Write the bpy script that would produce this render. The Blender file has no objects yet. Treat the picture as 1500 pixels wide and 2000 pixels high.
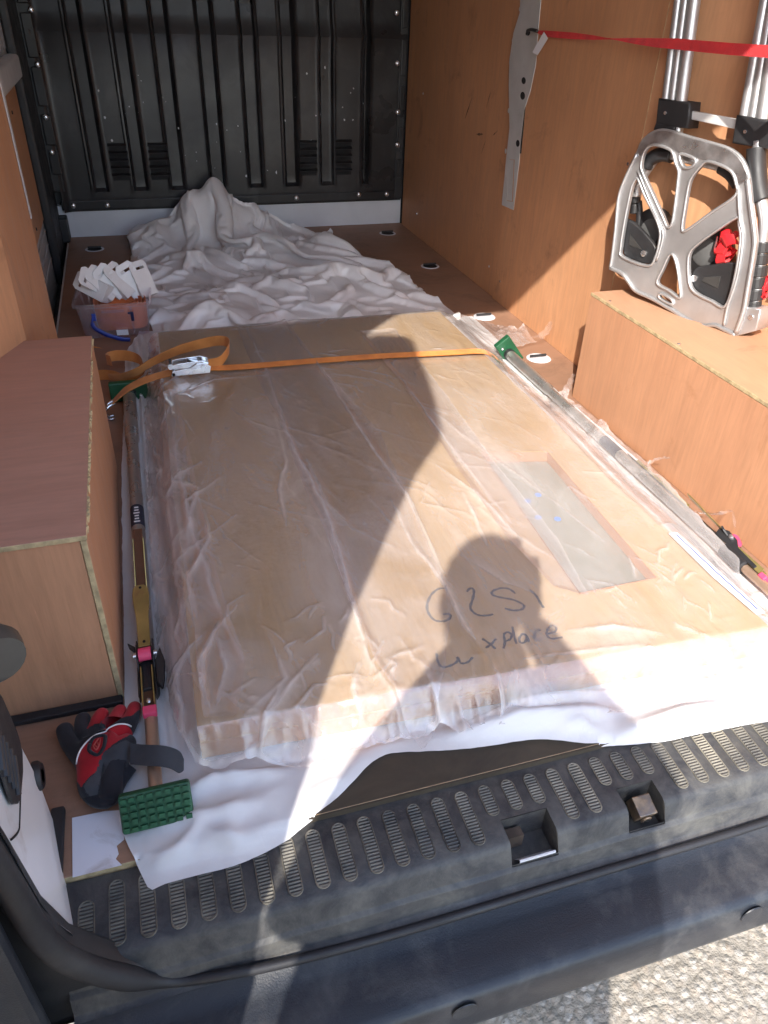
import bpy, bmesh, math, random
import numpy as np
from mathutils import Vector, Matrix
random.seed(7); RNG = np.random.default_rng(7)
scene = bpy.context.scene
COL = scene.collection

# ------------------------------------------------------------------ camera
CAM = np.array([-0.50651, -0.61639, 0.94862])
YAW, PITCH, ROLL, FPX = 0.31986, -0.60216, 0.03796, 1468.26
def cam_axes(yaw, pitch, roll):
    f = np.array([math.sin(yaw)*math.cos(pitch), math.cos(yaw)*math.cos(pitch), math.sin(pitch)])
    r = np.array([math.cos(yaw), -math.sin(yaw), 0.0]); u = np.cross(r, f)
    return (math.cos(roll)*r+math.sin(roll)*u, -math.sin(roll)*r+math.cos(roll)*u, f)
RT, UP, FW = cam_axes(YAW, PITCH, ROLL)
cd = bpy.data.cameras.new('camera'); cam = bpy.data.objects.new('camera', cd); COL.objects.link(cam)
cam.matrix_world = Matrix(((RT[0], UP[0], -FW[0], CAM[0]), (RT[1], UP[1], -FW[1], CAM[1]),
                           (RT[2], UP[2], -FW[2], CAM[2]), (0, 0, 0, 1)))
cd.sensor_fit = 'HORIZONTAL'; cd.sensor_width = 36.0; cd.lens = 36.0*FPX/1500.0
cd.clip_start = 0.06; cd.clip_end = 2000
scene.camera = cam

# ------------------------------------------------------------------ sky, sun, exposure
SUN = Vector((0.57, 1.0, -0.888)).normalized()          # direction the light travels
w = bpy.data.worlds.new('World'); scene.world = w; w.use_nodes = True
wn = w.node_tree.nodes; wl = w.node_tree.links; wn.clear()
sky = wn.new('ShaderNodeTexSky'); sky.sky_type = 'NISHITA'; sky.sun_disc = False
sky.sun_elevation = math.asin(-SUN.z); sky.sun_rotation = math.atan2(-SUN.x, -SUN.y) % (2*math.pi)
sky.air_density = 1.0; sky.dust_density = 1.2; sky.ozone_density = 1.0
bg = wn.new('ShaderNodeBackground'); bg.inputs[1].default_value = 0.15
wo = wn.new('ShaderNodeOutputWorld'); wl.new(sky.outputs[0], bg.inputs[0]); wl.new(bg.outputs[0], wo.inputs[0])
sd = bpy.data.lights.new('sun', 'SUN'); sd.energy = 2.1; sd.angle = math.radians(0.55); sd.color = (1.0, 0.94, 0.85)
so = bpy.data.objects.new('sun', sd); COL.objects.link(so); so.location = (-4, -7, 6)
so.rotation_euler = SUN.to_track_quat('-Z', 'Y').to_euler()
scene.render.engine = 'CYCLES'
scene.view_settings.view_transform = 'Standard'; scene.view_settings.look = 'None'
scene.view_settings.gamma = 1.0; scene.view_settings.exposure = 2.05
cy = scene.cycles
cy.use_denoising = True
try: cy.denoiser = 'OPENIMAGEDENOISE'
except Exception: pass
cy.max_bounces = 10; cy.diffuse_bounces = 5; cy.glossy_bounces = 4; cy.transmission_bounces = 6
cy.transparent_max_bounces = 24; cy.caustics_reflective = False; cy.caustics_refractive = False
cy.sample_clamp_indirect = 6.0

# ------------------------------------------------------------------ helpers: measuring
def ray(px, py):
    return RT*((px-750)/FPX) + UP*(-(py-1000)/FPX) + FW
def atz(px, py, z): d = ray(px, py); return CAM + d*((z-CAM[2])/d[2])
def atx(px, py, x): d = ray(px, py); return CAM + d*((x-CAM[0])/d[0])
def aty(px, py, y): d = ray(px, py); return CAM + d*((y-CAM[1])/d[1])
def atp(px, py, P0, N):
    d = ray(px, py); return CAM + d*(np.dot(np.asarray(P0)-CAM, N)/np.dot(d, N))

# ------------------------------------------------------------------ helpers: noise on arrays
def _hash(ix, iy, s):
    h = (ix*374761393 + iy*668265263 + s*1442695041) & 0x7fffffff
    h = ((h ^ (h >> 13))*1274126177) & 0x7fffffff
    return ((h ^ (h >> 16)) & 0xffff)/65535.0
def vnoise(x, y, s=0):
    ix = np.floor(x).astype(np.int64); iy = np.floor(y).astype(np.int64)
    fx = x-ix; fy = y-iy; fx = fx*fx*fx*(fx*(fx*6-15)+10); fy = fy*fy*fy*(fy*(fy*6-15)+10)
    a = _hash(ix, iy, s); b = _hash(ix+1, iy, s); c = _hash(ix, iy+1, s); d = _hash(ix+1, iy+1, s)
    return (a*(1-fx)+b*fx)*(1-fy) + (c*(1-fx)+d*fx)*fy
def fbm(x, y, o=4, s=0):
    r = 0; a = .5
    for k in range(o):
        r = r + a*(vnoise(x, y, s+k)-.5)*2; x = x*2.03+5.1; y = y*1.97+3.7; a *= .5
    return r
def ridged(x, y, o=3, s=0):
    r = 0; a = .6
    for k in range(o):
        r = r + a*(1-np.abs(vnoise(x, y, s+k)-.5)*2)**2; x = x*2.1+1.7; y = y*2.1+9.2; a *= .5
    return r
def sstep(a, b, x): t = np.clip((x-a)/(b-a), 0, 1); return t*t*(3-2*t)
def seg_dist(x, y, pts):
    """distance to a polyline and the share of its length at the nearest point"""
    best = np.full(np.shape(x), 9.0); par = np.zeros(np.shape(x)); n = len(pts)-1
    for i in range(n):
        ax, ay = pts[i][:2]; bx, by = pts[i+1][:2]; vx, vy = bx-ax, by-ay
        t = np.clip(((x-ax)*vx+(y-ay)*vy)/(vx*vx+vy*vy+1e-12), 0, 1)
        d = np.hypot(x-ax-t*vx, y-ay-t*vy); m = d < best
        best = np.where(m, d, best); par = np.where(m, (i+t)/n, par)
    return best, par
def in_poly(x, y, poly):
    r = np.zeros(np.shape(x), bool); n = len(poly)
    for i in range(n):
        x1, y1 = poly[i][:2]; x2, y2 = poly[(i+1) % n][:2]
        c = ((y1 > y) != (y2 > y)) & (x < (x2-x1)*(y-y1)/(y2-y1+1e-12)+x1)
        r ^= c
    return r
def smooth_path(pts, n=6):
    P = [np.asarray(p, float) for p in pts]; out = []
    for i in range(len(P)-1):
        p0 = P[max(i-1, 0)]; p1 = P[i]; p2 = P[i+1]; p3 = P[min(i+2, len(P)-1)]
        for k in range(n):
            t = k/n
            out.append(.5*((2*p1)+(-p0+p2)*t+(2*p0-5*p1+4*p2-p3)*t*t+(-p0+3*p1-3*p2+p3)*t**3))
    out.append(P[-1]); return out

# ------------------------------------------------------------------ helpers: meshes
class MB:
    def __init__(s): s.v = []; s.f = []; s.m = []; s.mi = 0
    def add(s, vs, fs):
        o = len(s.v); s.v += [tuple(map(float, p)) for p in vs]
        for f in fs: s.f.append(tuple(o+i for i in f)); s.m.append(s.mi)
        return s
    def box(s, c, d, M=None):
        c = Vector(c); vs = []
        for i in (-.5, .5):
            for j in (-.5, .5):
                for k in (-.5, .5):
                    q = Vector((i*d[0], j*d[1], k*d[2]))
                    vs.append((M @ q if M else q)+c)
        return s.add(vs, [(0, 1, 3, 2), (4, 6, 7, 5), (0, 4, 5, 1), (2, 3, 7, 6), (0, 2, 6, 4), (1, 5, 7, 3)])
    def bb(s, x0, x1, y0, y1, z0, z1): return s.box(((x0+x1)/2, (y0+y1)/2, (z0+z1)/2), (x1-x0, y1-y0, z1-z0))
    def tube(s, path, r, n=10, cap=True, flat=1.0):
        P = [Vector(p) for p in path]; rs = r if isinstance(r, (list, tuple)) else [r]*len(P)
        T = []
        for i in range(len(P)):
            t = P[min(i+1, len(P)-1)]-P[max(i-1, 0)]; T.append(t.normalized() if t.length > 1e-9 else Vector((0, 0, 1)))
        a = Vector((0, 0, 1)) if abs(T[0].z) < .9 else Vector((1, 0, 0))
        u = (a - T[0]*a.dot(T[0])).normalized(); vs = []; fs = []
        for i, p in enumerate(P):
            u = (u - T[i]*u.dot(T[i])).normalized(); v = T[i].cross(u)
            for k in range(n):
                an = 2*math.pi*k/n; vs.append(p+(u*math.cos(an)*flat+v*math.sin(an))*rs[i])
        for i in range(len(P)-1):
            for k in range(n):
                k2 = (k+1) % n; fs.append((i*n+k, i*n+k2, (i+1)*n+k2, (i+1)*n+k))
        if cap: fs += [tuple(reversed(range(n))), tuple((len(P)-1)*n+k for k in range(n))]
        return s.add(vs, fs)
    def cyl(s, a, b, r, n=16): return s.tube([a, b], r, n)
    def loft(s, rows, closed=False):
        n = len(rows[0]); vs = [p for r in rows for p in r]; fs = []
        for i in range(len(rows)-1):
            for k in range(n if closed else n-1):
                k2 = (k+1) % n; fs.append((i*n+k, i*n+k2, (i+1)*n+k2, (i+1)*n+k))
        return s.add(vs, fs)
    def prism(s, poly, ex):
        """planar polygon of 3-D points extruded by the vector ex"""
        n = len(poly); P = [Vector(p) for p in poly]; e = Vector(ex)
        vs = P+[p+e for p in P]
        fs = [tuple(reversed(range(n))), tuple(range(n, 2*n))]+[(i, (i+1) % n, n+(i+1) % n, n+i) for i in range(n)]
        return s.add(vs, fs)
    def sphere(s, c, r, n=12, m=8):
        c = Vector(c); r = r if isinstance(r, (list, tuple)) else (r, r, r); vs = []; fs = []
        for i in range(m+1):
            th = math.pi*i/m
            for k in range(n):
                ph = 2*math.pi*k/n; vs.append(c+Vector((r[0]*math.sin(th)*math.cos(ph), r[1]*math.sin(th)*math.sin(ph), r[2]*math.cos(th))))
        for i in range(m):
            for k in range(n):
                k2 = (k+1) % n; fs.append((i*n+k, (i+1)*n+k, (i+1)*n+k2, i*n+k2))
        return s.add(vs, fs)
    def mesh(s, name, mats, smooth=False):
        me = bpy.data.meshes.new(name); me.from_pydata(s.v, [], s.f)
        for m in (mats if isinstance(mats, (list, tuple)) else [mats]): me.materials.append(m)
        if s.m and max(s.m): me.polygons.foreach_set('material_index', s.m)
        bm = bmesh.new(); bm.from_mesh(me); bmesh.ops.recalc_face_normals(bm, faces=bm.faces); bm.to_mesh(me); bm.free()
        if smooth: me.polygons.foreach_set('use_smooth', [True]*len(me.polygons))
        return me
    def build(s, name, mats, parent=None, smooth=False, bevel=0, seg=2, auto=None):
        o = bpy.data.objects.new(name, s.mesh(name, mats, smooth or auto is not None)); COL.objects.link(o)
        if parent: o.parent = parent
        if auto is not None:
            try: o.data.set_sharp_from_angle(angle=math.radians(auto))
            except Exception: pass
        if bevel:
            b = o.modifiers.new('bevel', 'BEVEL'); b.width = bevel; b.segments = seg; b.limit_method = 'ANGLE'; b.angle_limit = math.radians(40)
        return o
def trim(X, Y, mask, poly, rag=0.0, seed=0):
    """pull the outermost kept vertices of a grid on to the outline, so the sheet gets a clean cut edge"""
    q = mask[:-1, :-1] & mask[1:, :-1] & mask[:-1, 1:] & mask[1:, 1:]
    cnt = np.zeros(mask.shape, int)
    for a, b in ((slice(0, -1), slice(0, -1)), (slice(1, None), slice(0, -1)), (slice(0, -1), slice(1, None)), (slice(1, None), slice(1, None))): cnt[a, b] += q
    e = (cnt > 0) & (cnt < 4); xe, ye = X[e], Y[e]; P = list(poly)+[poly[0]]
    best = np.full(xe.shape, 9.0); bx = xe.copy(); by = ye.copy()
    for i in range(len(P)-1):
        ax, ay = P[i][:2]; vx, vy = P[i+1][0]-ax, P[i+1][1]-ay
        t = np.clip(((xe-ax)*vx+(ye-ay)*vy)/(vx*vx+vy*vy+1e-12), 0, 1); cx, cy_ = ax+t*vx, ay+t*vy
        d = np.hypot(xe-cx, ye-cy_); m = d < best; best[m] = d[m]; bx[m] = cx[m]; by[m] = cy_[m]
    st_ = abs(X[0, 1]-X[0, 0]); ok = best < 2.2*st_
    if rag: bx = bx+rag*fbm(bx*30, by*30, 3, seed); by = by+rag*fbm(bx*30+7, by*30, 3, seed+5)
    X = X.copy(); Y = Y.copy(); X[e] = np.where(ok, bx, xe); Y[e] = np.where(ok, by, ye); return X, Y
def grid_obj(name, X, Y, Z, mask, mat, parent=None, smooth=True, attr=None):
    """mesh sheet from 2-D arrays; faces only where all four corners are in the mask"""
    ny, nx = X.shape; idx = np.arange(ny*nx).reshape(ny, nx)
    q = mask[:-1, :-1] & mask[1:, :-1] & mask[:-1, 1:] & mask[1:, 1:]
    F = np.stack([idx[:-1, :-1][q], idx[:-1, 1:][q], idx[1:, 1:][q], idx[1:, :-1][q]], 1)
    used = np.unique(F); re = np.full(ny*nx, -1); re[used] = np.arange(len(used)); F = re[F]
    V = np.stack([X.ravel(), Y.ravel(), Z.ravel()], 1)[used]
    me = bpy.data.meshes.new(name); me.vertices.add(len(V)); me.vertices.foreach_set('co', V.ravel().astype(np.float32))
    me.loops.add(F.size); me.loops.foreach_set('vertex_index', F.ravel().astype(np.int32))
    me.polygons.add(len(F)); me.polygons.foreach_set('loop_start', (np.arange(len(F))*4).astype(np.int32))
    me.polygons.foreach_set('use_smooth', np.full(len(F), smooth)); me.update(calc_edges=True); me.validate()
    if attr is not None:
        at_ = me.attributes.new('milk', 'FLOAT', 'POINT'); at_.data.foreach_set('value', attr.ravel()[used].astype(np.float32))
    me.materials.append(mat)
    o = bpy.data.objects.new(name, me); COL.objects.link(o)
    if parent: o.parent = parent
    return o
def flat_shape(name, loops, origin, U, V, depth, mat, parent=None, bevel=.0015, res=1, smooth_n=0):
    """a plate with holes: loops of (u, v); the first is the outline. Thickness runs from 0 to -depth along U x V"""
    cu = bpy.data.curves.new(name, 'CURVE'); cu.dimensions = '2D'; cu.fill_mode = 'BOTH'
    cu.extrude = max(depth/2-bevel, 1e-5); cu.bevel_depth = bevel; cu.bevel_resolution = res
    for lp in loops:
        if smooth_n:
            q = list(lp)+[lp[0]]; q = [lp[-1]]+q+[lp[1]]; q = smooth_path(q, smooth_n)[smooth_n:-smooth_n-1]; lp = [tuple(a) for a in q]
        sp = cu.splines.new('POLY'); sp.points.add(len(lp)-1); sp.use_cyclic_u = True
        for i, a in enumerate(lp): sp.points[i].co = (a[0], a[1], 0, 1)
    t = bpy.data.objects.new(name, cu); COL.objects.link(t)
    dg = bpy.context.evaluated_depsgraph_get(); me = bpy.data.meshes.new_from_object(t.evaluated_get(dg))
    bpy.data.objects.remove(t); bpy.data.curves.remove(cu)
    U = Vector(U).normalized(); V = Vector(V); V = (V-U*V.dot(U)).normalized(); N = U.cross(V)
    M = Matrix(((U.x, V.x, N.x, 0), (U.y, V.y, N.y, 0), (U.z, V.z, N.z, 0), (0, 0, 0, 1)))
    M.translation = Vector(origin)-N*(depth/2); me.transform(M)
    me.name = name; me.materials.clear(); me.materials.append(mat)
    o = bpy.data.objects.new(name, me); COL.objects.link(o)
    if parent: o.parent = parent
    return o
def thing(name, label=None, cat=None, group=None, loc=(0, 0, 0)):
    o = bpy.data.objects.new(name, None); COL.objects.link(o); o.location = loc; o.empty_display_size = .05
    return tag(o, label, cat, group)
def tag(o, label=None, cat=None, group=None, kind=None):
    if label: o['label'] = label
    if cat: o['category'] = cat
    if group: o['group'] = group
    if kind: o['kind'] = kind
    return o
def ribbon(mb, path, wid, up, thick=.0012):
    """webbing: a strip along path, width vectors per point"""
    n = len(path); a = []; b = []
    for i in range(n):
        p = Vector(path[i]); wv = Vector(wid[i]) if isinstance(wid, list) else Vector(wid)
        u = Vector(up[i]) if isinstance(up, list) else Vector(up)
        u = u.normalized()*thick
        a.append((p-wv/2+u/2, p+wv/2+u/2, p+wv/2-u/2, p-wv/2-u/2))
    return mb.loft(a, closed=True)
# ------------------------------------------------------------------ materials
def nt(name):
    m = bpy.data.materials.new(name); m.use_nodes = True; t = m.node_tree; t.nodes.clear()
    out = t.nodes.new('ShaderNodeOutputMaterial')
    def N(kind, **kw):
        n = t.nodes.new('ShaderNode'+kind)
        for k, v in kw.items():
            if k.startswith('_'): setattr(n, k[1:], v)
            else:
                key = int(k[1:]) if k[0] == 'i' and k[1:].isdigit() else k
                s = n.inputs[key]
                if hasattr(v, 'is_output'): t.links.new(v, s)
                elif isinstance(v, (tuple, list)) and len(v) == 3 and s.type == 'RGBA': s.default_value = (*v, 1)
                else: s.default_value = v
        return n
    return m, t, N, out
def ramp(N, fac, stops):
    r = N('ValToRGB', i0=fac); e = r.color_ramp.elements
    while len(e) < len(stops): e.new(.5)
    for i, (p, c) in enumerate(stops):
        e[i].position = p; e[i].color = (*c, 1) if not isinstance(c, (int, float)) else (c, c, c, 1)
    return r.outputs[0]
def mix(N, f, a, b, blend='MIX'):
    n = N('Mix', _data_type='RGBA', _blend_type=blend)
    for k, v in ((0, f), (6, a), (7, b)):
        s = n.inputs[k]
        if hasattr(v, 'is_output'): n.id_data.links.new(v, s)
        elif isinstance(v, (tuple, list)): s.default_value = (*v, 1)
        else: s.default_value = v
    return n.outputs[2]
def noise(N, vec, scale, detail=4, rough=.55, dist=0):
    return N('TexNoise', Vector=vec, Scale=scale, Detail=detail, Roughness=rough, Distortion=dist).outputs[0]
def plain(name, c, rough=.5, metal=0, var=.12, nscale=30, bump=.0, bscale=200, coat=0, dust=None, dscale=9, dlo=.5, dhi=.75, rvar=.1, spec=.5):
    """a painted, plastic or metal surface with uneven tone, fine relief and optional dust or wear of its own colour"""
    m, t, N, out = nt(name)
    tc = N('TexCoord').outputs['Object']
    n1 = noise(N, tc, nscale, 5); lo = tuple(max(0, x*(1-var)) for x in c); hi = tuple(min(1, x*(1+var)) for x in c)
    col = ramp(N, n1, [(.3, lo), (.7, hi)])
    if dust:
        d = noise(N, tc, dscale, 8, .68, .4); dm = ramp(N, d, [(dlo, 0), (dhi, 1)])
        col = mix(N, dm, col, dust)
    rr = N('MapRange', Value=noise(N, tc, nscale*.6, 4), i1=.3, i2=.7, i3=max(.02, rough-rvar), i4=min(1, rough+rvar)).outputs[0]
    b = N('BsdfPrincipled', **{'Base Color': col, 'Roughness': rr, 'Metallic': metal, 'Coat Weight': coat, 'Specular IOR Level': spec})
    if bump:
        bn = N('Bump', Strength=bump, Distance=.002, Height=noise(N, tc, bscale, 6, .6)); t.links.new(bn.outputs[0], b.inputs['Normal'])
    t.links.new(b.outputs[0], out.inputs[0]); return m
def plywood(name, base, dark, stretch, stain=(.16, .085, .05), stain_lo=.62, stain_hi=.8, rough=.55, scr=.25):
    """rotary-cut plywood: broad figure, fine pores along the grain, scuffs, knots and grubby marks"""
    m, t, N, out = nt(name)
    tc = N('TexCoord').outputs['Object']
    mp = N('Mapping', Vector=tc, Scale=stretch).outputs[0]
    fig = noise(N, mp, 2.2, 7, .6, 1.2)
    fine = noise(N, mp, 26, 6, .65, .3)
    col = ramp(N, fig, [(.2, tuple((a+2*b)/3 for a, b in zip(dark, base))), (.5, base), (.8, tuple(min(1, c*1.07) for c in base))])
    fm = ramp(N, fine, [(.32, .87), (.62, 1.03)])
    col = mix(N, 1.0, col, fm, 'MULTIPLY')
    blo = ramp(N, noise(N, tc, 1.7, 5, .6), [(.3, .86), (.7, 1.08)]); col = mix(N, 1.0, col, blo, 'MULTIPLY')
    st = ramp(N, noise(N, tc, 5.5, 9, .72, .7), [(stain_lo, 0), (stain_hi, 1)])
    st2 = N('Math', _operation='MULTIPLY', i0=st, i1=.55).outputs[0]; col = mix(N, st2, col, stain)
    mp2 = N('Mapping', Vector=tc, Scale=tuple(s*7 for s in stretch), Rotation=(.3, .2, .5)).outputs[0]
    sc = ramp(N, noise(N, mp2, 9, 3, .6, .2), [(.72, 0), (.78, 1)]); sc2 = N('Math', _operation='MULTIPLY', i0=sc, i1=scr).outputs[0]
    col = mix(N, sc2, col, tuple(min(1, c*1.5) for c in base))
    rr = N('MapRange', Value=fine, i1=.3, i2=.7, i3=rough-.1, i4=rough+.15).outputs[0]
    b = N('BsdfPrincipled', **{'Base Color': col, 'Roughness': rr, 'Specular IOR Level': .35})
    bn = N('Bump', Strength=.25, Distance=.001, Height=fine); t.links.new(bn.outputs[0], b.inputs['Normal'])
    t.links.new(b.outputs[0], out.inputs[0]); return m
def fabric(name, c, c2=None, scale=900, rough=.85, stretch=(1, 1, 1), bump=.4):
    m, t, N, out = nt(name); tc = N('TexCoord').outputs['Object']; mp = N('Mapping', Vector=tc, Scale=stretch).outputs[0]
    w = N('TexWave', _wave_type='BANDS', _bands_direction='DIAGONAL', Vector=mp, Scale=scale, Distortion=2).outputs[0]
    n1 = noise(N, tc, 22, 5)
    col = ramp(N, n1, [(.3, tuple(x*.78 for x in c)), (.7, c2 or tuple(min(1, x*1.15) for x in c))])
    b = N('BsdfPrincipled', **{'Base Color': col, 'Roughness': rough, 'Sheen Weight': .15, 'Specular IOR Level': .2})
    bn = N('Bump', Strength=bump, Distance=.0006, Height=w); t.links.new(bn.outputs[0], b.inputs['Normal'])
    t.links.new(b.outputs[0], out.inputs[0]); return m
def polythene(name, c=(.92, .90, .90), tr=.15, rough=.34, bst=.5, vs=13):
    """opaque white dust-sheet plastic: diffuse, lets light through, soft sheen, fine crinkle"""
    m, t, N, out = nt(name); tc = N('TexCoord').outputs['Object']
    wob = N('VectorMath', _operation='MULTIPLY_ADD', i0=N('TexNoise', Vector=tc, Scale=9, Detail=4).outputs[1], i1=(.09, .09, .09), i2=tc).outputs[0]
    v1 = N('TexVoronoi', Vector=wob, Scale=vs).outputs['Distance']; v2 = N('TexVoronoi', Vector=wob, Scale=vs*2.4).outputs['Distance']
    h = N('Math', _operation='MULTIPLY_ADD', i0=v2, i1=.35, i2=v1).outputs[0]
    h = N('Math', _operation='MULTIPLY_ADD', i0=noise(N, tc, 60, 5, .6, .5), i1=.15, i2=h).outputs[0]
    bn = N('Bump', Strength=bst, Distance=.014, Height=h).outputs[0]
    col = ramp(N, noise(N, tc, 6, 5), [(.3, tuple(x*.93 for x in c)), (.7, c)])
    d = N('BsdfPrincipled', **{'Base Color': col, 'Roughness': rough, 'Normal': bn, 'Specular IOR Level': .45})
    tl = N('BsdfTranslucent', Color=col, Normal=bn)
    mx = N('MixShader', i0=tr, i1=d.outputs[0], i2=tl.outputs[0]); t.links.new(mx.outputs[0], out.inputs[0]); return m
def clear_film(name, haze=.16, hvar=.10, tint=(.985, .97, .965), gloss=1.0, bscale=30, bstr=.25, stretch=(1, .35, 1)):
    """thin clear polythene: mostly see-through, milky in patches, sharp glints on its creases"""
    m, t, N, out = nt(name); tc = N('TexCoord').outputs['Object']
    mp = N('Mapping', Vector=tc, Scale=stretch).outputs[0]
    h1 = noise(N, mp, bscale, 6, .6, 1.0); h2 = noise(N, tc, 95, 5, .6, .6)
    hh = N('Math', _operation='MULTIPLY_ADD', i0=h2, i1=.42, i2=h1).outputs[0]
    bn = N('Bump', Strength=bstr, Distance=.006, Height=hh).outputs[0]
    mp3 = N('Mapping', Vector=tc, Scale=(1, .45, 1)).outputs[0]
    hz = N('MapRange', Value=noise(N, mp3, 7, 6, .62, .7), i1=.3, i2=.72, i3=max(0, haze-hvar), i4=haze+hvar).outputs[0]
    mk = N('Attribute', _attribute_name='milk').outputs['Fac']; hz = N('Math', _operation='ADD', _use_clamp=True, i0=hz, i1=mk).outputs[0]  # adds the pale lines painted along the creases to the haze
    tr = N('BsdfTransparent', Color=tint)
    df = N('BsdfDiffuse', Color=(.95, .91, .91), Normal=bn); tl = N('BsdfTranslucent', Color=(.95, .91, .91), Normal=bn)
    milky = N('MixShader', i0=.28, i1=df.outputs[0], i2=tl.outputs[0])
    body = N('MixShader', i0=hz, i1=tr.outputs[0], i2=milky.outputs[0])
    gl = N('BsdfGlossy', Color=(1, 1, 1), Roughness=.075, Normal=bn)
    fc = N('LayerWeight', Blend=.5, Normal=bn).outputs['Facing']; f5 = N('Math', _operation='POWER', i0=fc, i1=4.0).outputs[0]
    fr = N('Math', _operation='MULTIPLY_ADD', i0=f5, i1=.75*gloss, i2=.055*gloss).outputs[0]
    mx = N('MixShader', i0=fr, i1=body.outputs[0], i2=gl.outputs[0]); t.links.new(mx.outputs[0], out.inputs[0]); return m

PLY_WALL = plywood('ply_wall', (.585, .30, .158), (.46, .215, .105), (3.0, 3.0, .35), stain=(.15, .08, .045), stain_lo=.57, stain_hi=.76)
PLY_BOX = plywood('ply_box_face', (.51, .262, .148), (.38, .175, .10), (5.0, 5.0, .4), scr=.5, stain=(.28, .12, .05), stain_lo=.58, stain_hi=.78)
PLY_TOP = plywood('ply_box_lid', (.47, .255, .185), (.37, .18, .125), (.5, 5, 5), scr=.15)
PLY_TOP2 = plywood('ply_box_lid_pale', (.50, .28, .17), (.41, .21, .125), (5, .5, 5), scr=.2)
PLY_FLOOR = plywood('ply_floor', (.31, .175, .115), (.22, .115, .075), (.4, 3.5, 3), stain=(.07, .05, .04), stain_lo=.5, stain_hi=.74, rough=.5)
PLY_EDGE = plain('ply_edge', (.44, .34, .19), .8, var=.35, nscale=60, bump=.5, bscale=300)
DOOR_OAK = plywood('door_veneer', (.46, .305, .14), (.38, .24, .105), (6, .3, 3), stain=(.3, .18, .09), stain_lo=.7, stain_hi=.9, scr=.1)
DOOR_LIP = plywood('door_lipping', (.42, .215, .11), (.34, .165, .085), (6, .4, 3), stain_lo=.75, stain_hi=.9, scr=.1)
BLACK_PANEL = plain('black_bulkhead', (.017, .017, .019), .36, var=.3, nscale=6, bump=.12, bscale=160, dust=(.06, .058, .06), dscale=5, dlo=.5, dhi=.85, rvar=.12)
BLACK = plain('black_plastic', (.02, .02, .022), .5, bump=.15, bscale=260)
DARK = plain('dark_hole', (.006, .006, .007), .8)
WHITE = plain('white_paint', (.70, .71, .74), .32, var=.05, nscale=5, coat=.2, dust=(.42, .37, .33), dscale=7, dlo=.6, dhi=.82)
SCUFFED_WHITE = plain('scuffed_white_paint', (.62, .63, .67), .4, var=.06, nscale=8, dust=(.1, .09, .09), dscale=16, dlo=.68, dhi=.74)
GREY_METAL = plain('galvanised_metal', (.58, .57, .56), .4, .12, var=.08, nscale=12, dust=(.35, .3, .27), dscale=10, dlo=.62, dhi=.85)
SILL = plain('sill_plastic', (.024, .025, .03), .55, var=.3, nscale=14, bump=.4, bscale=240, dust=(.135, .13, .115), dscale=20, dlo=.36, dhi=.9)
PAD = plain('tread_pad', (.035, .034, .033), .6, var=.3, nscale=20, bump=.3, bscale=300, dust=(.25, .225, .175), dscale=6, dlo=.36, dhi=.66)
BUMPER = plain('bumper_plastic', (.014, .017, .024), .44, var=.15, nscale=10, bump=.3, bscale=420, dust=(.085, .085, .085), dscale=9, dlo=.5, dhi=.85)
RUBBER = plain('rubber_seal', (.014, .014, .017), .58, var=.2, bump=.2, bscale=120, dust=(.045, .043, .042), dscale=6, dlo=.5, dhi=.85)
ALU = plain('cast_aluminium', (.50, .50, .51), .42, .75, var=.1, nscale=18, bump=.12, bscale=140, rvar=.1)
ALU_WORN = plain('worn_aluminium', (.42, .42, .43), .36, .85, var=.25, nscale=40, bump=.3, bscale=90, rvar=.14)
CHROME = plain('zinc_steel', (.70, .71, .73), .25, .9, var=.06)
BRASS = plain('passivated_steel', (.46, .37, .14), .36, .7, var=.25, nscale=14, dust=(.35, .2, .12), dscale=12, dlo=.6, dhi=.85)
TUBE_STEEL = plain('steel_tube', (.50, .49, .47), .30, .8, var=.08)
TUBE_TAN = plain('inner_tube', (.52, .36, .26), .35, .6, var=.08)
GREEN = plain('green_rubber', (.012, .085, .035), .5, var=.2, bump=.2, bscale=200)
PINK = plain('pink_plastic', (.75, .07, .16), .45, var=.06)
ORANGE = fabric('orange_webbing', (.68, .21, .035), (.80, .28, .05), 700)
ORANGE_SHADE = fabric('orange_webbing_shaded', (.55, .20, .05), (.62, .25, .07), 700)  # darker copy of the orange for the webbing lying in shade
RED_STRAP = fabric('red_webbing', (.66, .008, .016), (.80, .014, .022), 800)
GLOVE_RED = fabric('glove_red', (.34, .006, .014), (.42, .012, .02), 600)
GLOVE_BLACK = fabric('glove_black', (.013, .013, .018), (.022, .022, .028), 600)
GLOVE_GREY = fabric('glove_grey', (.045, .047, .056), (.06, .062, .07), 700)
PIPING = plain('white_piping', (.75, .74, .72), .6)
PAPER = plain('paper', (.80, .80, .84), .7, var=.03, nscale=4)
STICKER = plain('old_sticker', (.66, .65, .70), .6, var=.06, nscale=6, dust=(.38, .33, .31), dscale=14, dlo=.56, dhi=.75)
INK = plain('marker_ink', (.025, .025, .032), .6)
BLUE = plain('blue_plastic', (.025, .05, .30), .35)
WHITE_PLASTIC = plain('white_plastic', (.78, .76, .75), .4, var=.04)
GRIME = plywood('grimy_floor', (.075, .06, .042), (.03, .026, .022), (.5, 3, 3), stain=(.025, .022, .02), stain_lo=.4, stain_hi=.65, scr=.3)
SHEET = polythene('dust_sheet_plastic', c=(.82, .81, .82), tr=.2, bst=.16)
SHEET_CRUMPLED = polythene('dust_sheet_crumpled', bst=.22, vs=12, rough=.28)
FILM = clear_film('clear_film', .22, .12, bstr=.4, gloss=1.4)
FILM_FOLD = clear_film('clear_film_folded', .15, .09, gloss=1.3, bstr=.35)
TUB = clear_film('tub_plastic', .11, .03, tint=(.95, .91, .97), gloss=1.2, bstr=.03)
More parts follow.
